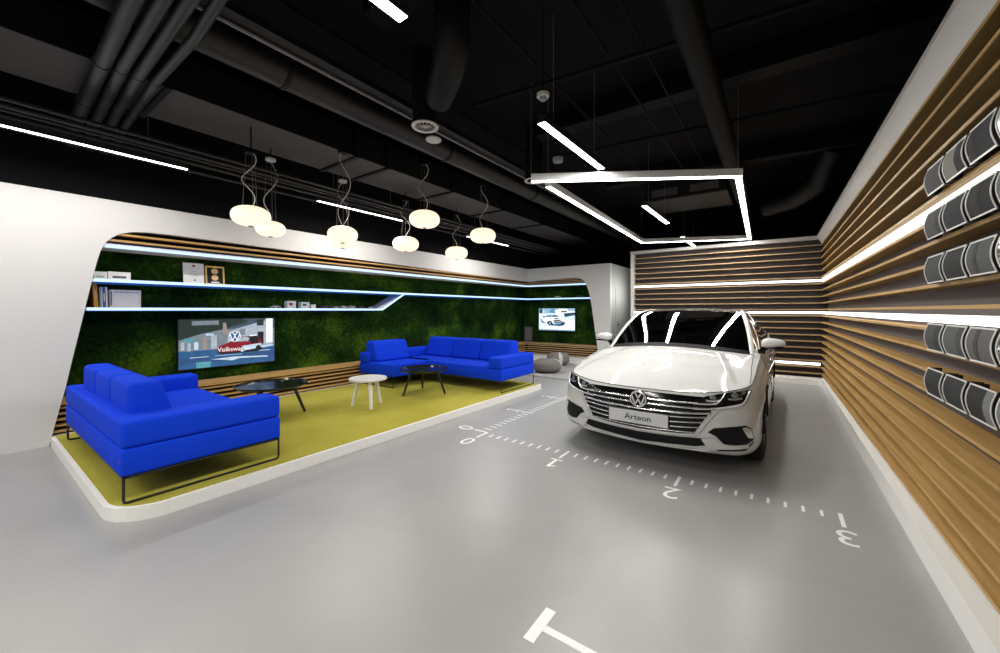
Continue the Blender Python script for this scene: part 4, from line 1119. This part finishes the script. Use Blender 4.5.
# boot lid between rear window and tail edge
def boot_pt(i, j):
    a = -1 + 2 * i
    p = (a * .70, 4.42, 1.066); x, y, zt = S(18 - abs(a) * 4.6); x *= 1 if a >= 0 else -1
    return (p[0] + (x - p[0]) * j, p[1] + (y - p[1]) * j, p[2] + (zt - p[2]) * j + .012 * math.sin(PI * j))
sheet(boot_pt, 24, 8).build('boot_lid', M['carpaint'], CAR, smooth=True)
def belt(y):
    lo, hi = 7., 14.5
    for _ in range(40):
        m = (lo + hi) / 2
        if S(m)[1] < y: lo = m
        else: hi = m
    return S(lo)
for sg in (-1, 1):
    def side_pt(i, j, u0=.35, u1=8.4):
        e = rail(u0 + (u1 - u0) * i); b = belt(e[1])
        b = (b[0] - .004, e[1], b[2] - .004)
        k = j
        return (sg * (b[0] + (e[0] - b[0]) * k + .028 * math.sin(PI * k) * 1), e[1], b[2] + (e[2] - b[2]) * k)
    sheet(side_pt, 40, 8).build('side_window', M['sideglass'], CAR, smooth=True)
    # pillar + roof rail strip (white)
    mb = MB(); rows = []
    for k in range(61):
        u = 9 * k / 60; x, y, z = rail(u)
        w = .030
        rows.append([(sg * (x - w), y - .004, z + .006), (sg * (x - w * .3), y - .004, z + .016), (sg * (x + w * .55), y, z + .008), (sg * (x + w * .9), y, z - .016), (sg * (x + w * .75), y, z - .038)])
    mb.grid(rows if sg > 0 else [r_[::-1] for r_ in rows]); mb.build('roof_pillar', M['carpaint'], CAR, smooth=True)
    # rear quarter panel
    def quarter(i, j):
        u = 7.9 + (9 - 7.9) * i; e = rail(u); b = belt(min(e[1], 4.5))
        return (sg * (b[0] + (e[0] - b[0]) * j + .035 * math.sin(PI * j)), e[1], b[2] + (e[2] - b[2]) * j)
    sheet(quarter, 10, 6).build('quarter_panel', M['carpaint'], CAR, smooth=True)
    # triangle between bonnet edge and front of the side window
    def scuttle(i, j):
        y = 1.30 + .35 * i; b = belt(y); u = max(0, (y - 1.40) / .24 * 1.0); e = rail(min(u, 9))
        if y < 1.40: e = (.775 + .02, y, .935)
        return (sg * (b[0] + (e[0] - b[0]) * j), y, b[2] + (e[2] - b[2]) * j + .006)
    sheet(scuttle, 8, 4).build('scuttle_panel', M['carpaint'], CAR, smooth=True)
    # black window waist moulding + bright strip
    MB().tube([tuple(Vector((sg * (belt(y)[0] + .004), y, belt(y)[2] + .006))) for y in [1.55 + .15 * k for k in range(18)]], .008, 6).build('window_moulding', M['chrome'], CAR)
    # door seams and handles
    for y in (1.42, 2.55, 3.45):
        lo = 8.0
        pts = []
        for k in range(15):
            z = .26 + (.70) * k / 14
            a_, b_ = 7., 14.
            for _ in range(36):
                m_ = (a_ + b_) / 2
                if W(m_, z)[0][1] < y: a_ = m_
                else: b_ = m_
            p = W(a_, z)[0]; pts.append((sg * (p[0] + .0005), p[1], p[2]))
        MB().tube(pts, .0025, 5).build('door_seam', M['mattblack'], CAR)
    for y in (2.35, 3.30):
        p = W(9.9 if y < 3 else 11.1, .82)[0]
        MB().rbox(sg * p[0] - .02, sg * p[0] + .02, y - .1, y + .1, .80, .83, .008, 2).build('door_handle', M['chrome'], CAR, smooth=True)
    # mirrors
    mr = MB()
    def mfn(p):
        k = (p.x) / .115     # -1..1 along length
        return (p.x, p.y * (1 - .12 * k), p.z * (1 - .22 * k) + .010 * k)
    bm = bmesh.new(); bmesh.ops.create_uvsphere(bm, u_segments=24, v_segments=14, radius=1)
    for v in bm.verts:
        x, y, z = v.co
        e = lambda q, n: math.copysign(abs(q) ** n, q)
        x, y, z = e(x, .8) * .112, e(y, .75) * .075, e(z, .75) * .064
        if y > 0: y *= .55
        if z < 0: z *= .55
        kx = x / .112; z = z * (1 - .25 * kx) + .006 * kx; y = y + .018 * kx
        v.co = (sg * x, y, z)
    mm = MB().frombm(bm)
    mo = mm.build('mirror', M['carpaint'], CAR, smooth=True); mo.location = (sg * .955, 1.62, 1.05)
    MB().rbox(-.10, .10, .040, .048, -.03, .05, .006, 2).build('mirror_glass', M['chrome'], mo)
    MB().rbox(-.11, .10, -.055, .035, -.045, -.026, .01, 2).build('mirror_base', M['gloss'], mo)
    MB().tube([(-sg * .06, 0, -.035), (-sg * .09, .01, -.06), (-sg * .105, .02, -.10)], [.03, .028, .032], 10).build('mirror_arm', M['gloss'], mo, smooth=True)
# ---------------- front fascia details (x lateral, z height)
def patch(mb, c, n=16, m=4, off=.004, depth=None):
    """bilinear patch on the nose from 4 corners (bl, br, tr, tl) in (x,z)"""
    (x0, z0), (x1, z1), (x2, z2), (x3, z3) = c
    rows = []
    for i in range(n + 1):
        u = i / n; row = []
        for j in range(m + 1):
            w = j / m
            x = (x0 + (x1 - x0) * u) * (1 - w) + (x3 + (x2 - x3) * u) * w
            z = (z0 + (z1 - z0) * u) * (1 - w) + (z3 + (z2 - z3) * u) * w
            row.append(front(x, z, off))
        rows.append(row)
    mb.grid(rows)
    return mb
def poly_patch(mb, topl, botl, n=24, m=5, off=.004):
    """patch between two polylines given as lists of (x,z) (same x order)"""
    def at(P, u):
        d = [0]
        for a, b in zip(P, P[1:]): d.append(d[-1] + math.hypot(b[0] - a[0], b[1] - a[1]))
        q = u * d[-1]
        for k in range(len(P) - 1):
            if q <= d[k + 1] + 1e-9:
                w = (q - d[k]) / ((d[k + 1] - d[k]) or 1)
                return (P[k][0] + (P[k + 1][0] - P[k][0]) * w, P[k][1] + (P[k + 1][1] - P[k][1]) * w)
        return P[-1]
    rows = []
    for i in range(n + 1):
        a, b = at(topl, i / n), at(botl, i / n)
        rows.append([front(b[0] + (a[0] - b[0]) * j / m, b[1] + (a[1] - b[1]) * j / m, off) for j in range(m + 1)])
    mb.grid(rows); return mb
def ribbon(mb, pts, hw, off, depth=.012, n=40):
    """raised bar following the nose along (x,z) points, half height hw"""
    P = [(x, z, 0) for x, z in pts]; rows = []
    for i in range(n + 1):
        x, z, _ = catmull(P, (len(P) - 1) * i / n)
        A = front(x, z + hw, off - depth); B = front(x, z + hw * .8, off); C = front(x, z - hw * .8, off); D = front(x, z - hw, off - depth)
        rows.append([A, B, C, D])
    mb.grid(rows); return mb
mir = lambda P: [(-x, z) for x, z in P]
GR = empty('grille', (0, 0, 0)); GR.parent = CAR
# dark field: wide hexagon from lamp to lamp
tl = [(-.62, .672), (-.5, .690), (0, .693), (.5, .690), (.62, .672)]
bl_ = [(-.445, .388), (-.3, .372), (0, .362), (.3, .372), (.445, .388)]
poly_patch(MB(), tl, bl_, 40, 10, .004).build('grille_field', M['gloss'], GR, smooth=True)
for z, hx, hw, up in ((.632, .60, .0065, .010), (.591, .60, .008, .012), (.538, .565, .010, .028), (.500, .535, .0055, .030), (.458, .505, .0055, .028), (.418, .475, .0055, .024), (.384, .452, .005, .012)):
    ribbon(MB(), [(-hx, z + up), (-hx * .6, z + up * .38), (0, z), (hx * .6, z + up * .38), (hx, z + up)], hw, .016, .012, 48).build('grille_bar', M['chrome'], GR, smooth=True)
# badge
bd = Vector(front(0, .625, .03))
mb = MB().lathe([(1e-4, -.008), (.066, -.008), (.074, -.002), (.074, .02), (1e-4, .02)], (0, 0, 0), 40, 'y')
bo = mb.build('badge', M['gloss'], CAR, smooth=True, angle=40); bo.location = bd
mb = MB(); emblem(mb, lambda a, b: (a, -.0105, b), .070)
mb.lathe([(.060, -.009), (.064, -.013), (.072, -.011), (.076, -.002)], (0, 0, 0), 40, 'y')
mb.build('badge_emblem', M['chrome'], bo)
# small emblem letters on the left of the grille
tv, tf = text_shape('R', .026, .01)
mb = MB(); mb.add([(.47 - 2 * .47 - a * 1.0, front(-.47 + a, .612 + b, .018)[1], .612 + b) for a, b in [(q[0], q[1]) for q in tv]], tf) if False else None
mb = MB(); mb.add([front(-.50 + a, .614 + b, .019) for a, b in tv], tf)
mb.build('grille_lettering', M['chrome'], GR)
# number plate
pz0, pz1 = .40, .52
pp = front(0, .46, .03)
po = MB().rbox(-.265, .265, -.006, .006, -.062, .062, .004, 2).build('number_plate', M['bezel'], CAR); po.location = (0, pp[1], .465)
MB().box(-.258, .258, -.0085, -.006, -.055, .055).build('plate_face', M['plate'], po)
tv, tf = text_shape('Arteon', .050, .02)
MB().add([(a * 1.12, -.0092, b) for a, b in tv], tf).build('plate_lettering', M['ink'], po)
MB().box(-.2, .2, .006, .03, -.05, .05).build('plate_holder', M['mattblack'], po)
# lower intake
li_t = [(-.50, .352), (-.2, .336), (0, .332), (.2, .336), (.50, .352)]; li_b = [(-.56, .302), (-.45, .276), (0, .248), (.45, .276), (.56, .302)]
poly_patch(MB(), li_t, li_b, 32, 4, .004).build('lower_intake', M['mattblack'], CAR, smooth=True)
ribbon(MB(), [(-.62, .604), (-.525, .474), (-.462, .384), (-.355, .366), (0, .350), (.355, .366), (.462, .384), (.525, .474), (.62, .604)], .0085, .013, .012, 64).build('bumper_lip', M['carpaint'], CAR, smooth=True)
ribbon(MB(), [(-.56, .250), (-.4, .232), (0, .216), (.4, .232), (.56, .250)], .012, .016, .018).build('lower_lip', M['carpaint'], CAR, smooth=True)
for sg in (-1, 1):
    X = lambda P: P if sg > 0 else [(-x, z) for x, z in P]
    hl = empty('headlight', (0, 0, 0)); hl.parent = CAR
    # lamp housing
    ht = [(.45, .660), (.53, .700), (.63, .724), (.72, .742), (.815, .752)]
    hb = [(.45, .585), (.60, .600), (.74, .630), (.80, .655), (.83, .742)]
    poly_patch(MB(), X(ht), X(hb), 26, 6, .006).build('lamp_housing', M['gloss'], hl, smooth=True)
    for (x, z, rr) in ((.575, .692, .022), (.725, .712, .026)):
        c = Vector(front(sg * x, z, .009)); nrm = (Vector(front(sg * x, z, .05)) - c).normalized()
        bm = bmesh.new(); bmesh.ops.create_uvsphere(bm, u_segments=18, v_segments=10, radius=rr)
        rot = Vector((0, 0, 1)).rotation_difference(nrm).to_matrix()
        for v in bm.verts: v.co = c + rot @ Vector((v.co.x * 1.25, v.co.y, v.co.z * .35))
        MB().frombm(bm).build('projector_lens', M['lampglass'], hl, smooth=True)
        poly_patch(MB(), X([(x - .05, z - .020), (x, z - .022), (x + .045, z - .012)]), X([(x - .042, z - .033), (x, z - .036), (x + .045, z - .026)]), 8, 1, .012).build('reflector_strip', M['satin'], hl)
    # daytime light strips
    ribbon(MB(), X([(.44, .634), (.58, .642), (.622, .668), (.645, .705), (.655, .728)]), .006, .016, .012, 30).build('light_guide', M['drl'], hl, smooth=True)
    ribbon(MB(), X([(.44, .592), (.60, .606), (.735, .634), (.785, .660), (.812, .735)]), .008, .016, .012, 30).build('light_guide', M['drl'], hl, smooth=True)
    # bumper corner vent
    vt = [(.548, .410), (.585, .445), (.69, .462), (.80, .474), (.838, .445), (.852, .36)]
    vb = [(.548, .406), (.60, .381), (.655, .318), (.73, .314), (.81, .318), (.848, .345)]
    poly_patch(MB(), X(vt), X(vb), 30, 6, .004).build('corner_vent', M['mattblack'], CAR, smooth=True)
    poly_patch(MB(), X([(.775, .455), (.80, .462), (.832, .440)]), X([(.80, .40), (.815, .37), (.846, .36)]), 6, 3, .008).build('vent_fin', M['satin'], CAR, smooth=True)
    # blade framing the vent from below
    poly_patch(MB(), X([(.495, .349), (.545, .358), (.595, .366), (.655, .314), (.73, .310), (.812, .318)]), X([(.555, .250), (.575, .258), (.60, .270), (.66, .276), (.73, .280), (.808, .288)]), 24, 5, .018).build('vent_blade', M['carpaint'], CAR, smooth=True)
    poly_patch(MB(), X([(.60, .268), (.70, .276), (.80, .284), (.850, .335)]), X([(.61, .252), (.70, .256), (.80, .262), (.852, .325)]), 16, 2, .005).build('vent_slot', M['mattblack'], CAR, smooth=True)
    # wheels
for a in AX:
    for sg in (-1, 1):
        w = empty('wheel', (sg * .782, a, WR)); w.parent = CAR
        o_ = sg
        tw = .125
        prof = [(.235, -tw), (.30, -tw), (.33, -tw * .9), (WR, -tw * .7), (WR, tw * .7), (.33, tw * .9), (.30, tw), (.235, tw)]
        MB().lathe(prof, n=48, axis='x').build('tyre', M['tyre'], w, smooth=True, angle=50)
        mb = MB().lathe([(.245, sg * .10), (.235, sg * .118), (.225, sg * .105), (.215, sg * .02), (.23, -sg * .1)], n=40, axis='x')
        mb.cyl((sg * .06, 0, 0), .045, .03 * sg, 20, 'x')
        for k in range(10):
            t0 = 2 * PI * k / 10
            for dlt in (0,):
                c, s_ = math.cos(t0), math.sin(t0); pc, ps = -s_, c
                q = lambda rr, ww, xx: (sg * xx, rr * c + ww * pc, rr * s_ + ww * ps)
                mb.add([q(.03, -.018, .085), q(.03, .018, .085), q(.225, .012, .105), q(.225, -.012, .105), q(.03, -.018, .055), q(.03, .018, .055), q(.225, .012, .07), q(.225, -.012, .07)],
                       [(0, 1, 2, 3), (0, 4, 5, 1), (1, 5, 6, 2), (2, 6, 7, 3), (3, 7, 4, 0)])
        mb.build('rim', M['alloy'], w, smooth=True, angle=35)
        MB().cyl((sg * .0, 0, 0), .16, .02 * sg, 32, 'x').build('brake_disc', M['rail'], w)
        # arch liner
        mb = MB(); rows = []
        for k in range(17):
            an = PI * k / 16 * 1.0
            rows.append([(sg * .92, a + AR * math.cos(an), WR + AR * math.sin(an) - .006), (sg * .55, a + AR * math.cos(an), WR + AR * math.sin(an) - .006)])
        mb.grid(rows).build('arch_liner', M['mattblack'], CAR)
# floor pan
MB().prism([(-.70, .25), (.70, .25), (.80, .56), (.62, .60), (.62, 1.3), (.84, 1.33), (.84, 3.35), (.62, 3.4), (.62, 4.15), (.8, 4.2), (.68, 4.66), (-.68, 4.66), (-.8, 4.2), (-.62, 4.15), (-.62, 3.4), (-.84, 3.35), (-.84, 1.33), (-.62, 1.3), (-.62, .60), (-.80, .56)], lambda a, b, h: (a, b, h), .19, .23).build('underbody', M['mattblack'], CAR)
# inner floor so light cannot leak, dashboard, seats
MB().rbox(-.70, .70, 1.34, 1.80, .78, .985, .06, 3, lambda p: (p.x, p.y + .12 * (p.x / .7) ** 2, p.z)).build('dashboard', M['cabin'], CAR, smooth=True)
MB().rbox(.08, .60, 1.46, 1.72, .95, 1.045, .045, 3).build('instrument_hood', M['cabin2'], CAR, smooth=True)
sw = MB()
n = 28; pts = [(.36 + .18 * math.cos(2 * PI * k / n), 1.86 + .05 * math.sin(2 * PI * k / n), .93 + .17 * math.sin(2 * PI * k / n)) for k in range(n + 1)]
sw.tube(pts, .016, 8, cap=False).tube([(.20, 1.86, .93), (.52, 1.86, .93)], .016, 8).build('steering_wheel', M['cabin'], CAR, smooth=True)
for sx in (-.36, .36):
    st = MB().rbox(sx - .26, sx + .26, 2.05, 2.6, .45, .62, .05, 3).rbox(sx - .25, sx + .25, 2.5, 2.66, .58, 1.13, .06, 3, lambda p: (p.x, p.y + .25 * (p.z - .58), p.z)).rbox(sx - .13, sx + .13, 2.66, 2.76, 1.13, 1.30, .04, 3)
    st.build('seat', M['cabin'], CAR, smooth=True)
MB().rbox(-.62, .62, 3.3, 3.48, .55, 1.10, .06, 3).build('rear_seat', M['cabin'], CAR, smooth=True)
rm = MB().rbox(-.11, .11, 1.92, 1.96, 1.27, 1.335, .02, 3).build('rear_view_mirror', M['mattblack'], CAR, smooth=True)
for sg in (-1, 1):   # tail lamps
    mb = MB(); rows = []
    for k in range(9):
        t = 14.2 + 1.8 * k / 8
        rows.append([(sg * (W(t, z)[0][0] + W(t, z)[1][0] * .004), W(t, z)[0][1] + W(t, z)[1][1] * .004, z) for z in (.80, .84, .88, .92)])
    mb.grid(rows).build('tail_lamp', M['red'], CAR, smooth=True)
CAR.rotation_euler = (0, 0, math.radians(-1.0))

# ------------------------------------------------------------------ groups of repeats
GROUPS = dict(pendant_lamp='opal pendant lamps over the seating area', sample_panel='material sample panels on the right slatted wall', book='books on the lowest shelf', model_car='model cars on the shelves',
              gift_box='small boxes on the lowest shelf', document_box='low boxes on the middle shelf', crossing_pipe='four black crossing pipes', wall_pipe='thin pipes above the left wall', conduit='thin ceiling conduits',
              ceiling_beam='dark ceiling beams', coffee_table='round coffee tables on the carpet', felt_pouf='felt poufs', light_bar='straight ceiling light bars', light_strip='white light strips in the slatted walls',
              wall_shelf='lit shelves in the recess', television='screens on the moss walls', floor_ruler='painted floor rulers')
for o in list(SC.objects):
    k = o.name.split('.')[0]
    if o.parent is None and k in GROUPS and 'category' in o and 'group' not in o:
        o['group'] = GROUPS[k]

# ------------------------------------------------------------------ light + world
w = bpy.data.worlds.new('world'); SC.world = w; w.use_nodes = True
w.node_tree.nodes['Background'].inputs['Color'].default_value = (.5, .52, .56, 1)
w.node_tree.nodes['Background'].inputs['Strength'].default_value = 0.02
area('passage_fill', (-2.99, 10.6, 1.9), .5, 1.2, 9, rot=(0, PI / 2, 0))  # unseen fill light added to brighten the grey passage wall
SC.view_settings.view_transform = 'Standard'
SC.view_settings.look = 'None'
SC.view_settings.exposure = 0.36
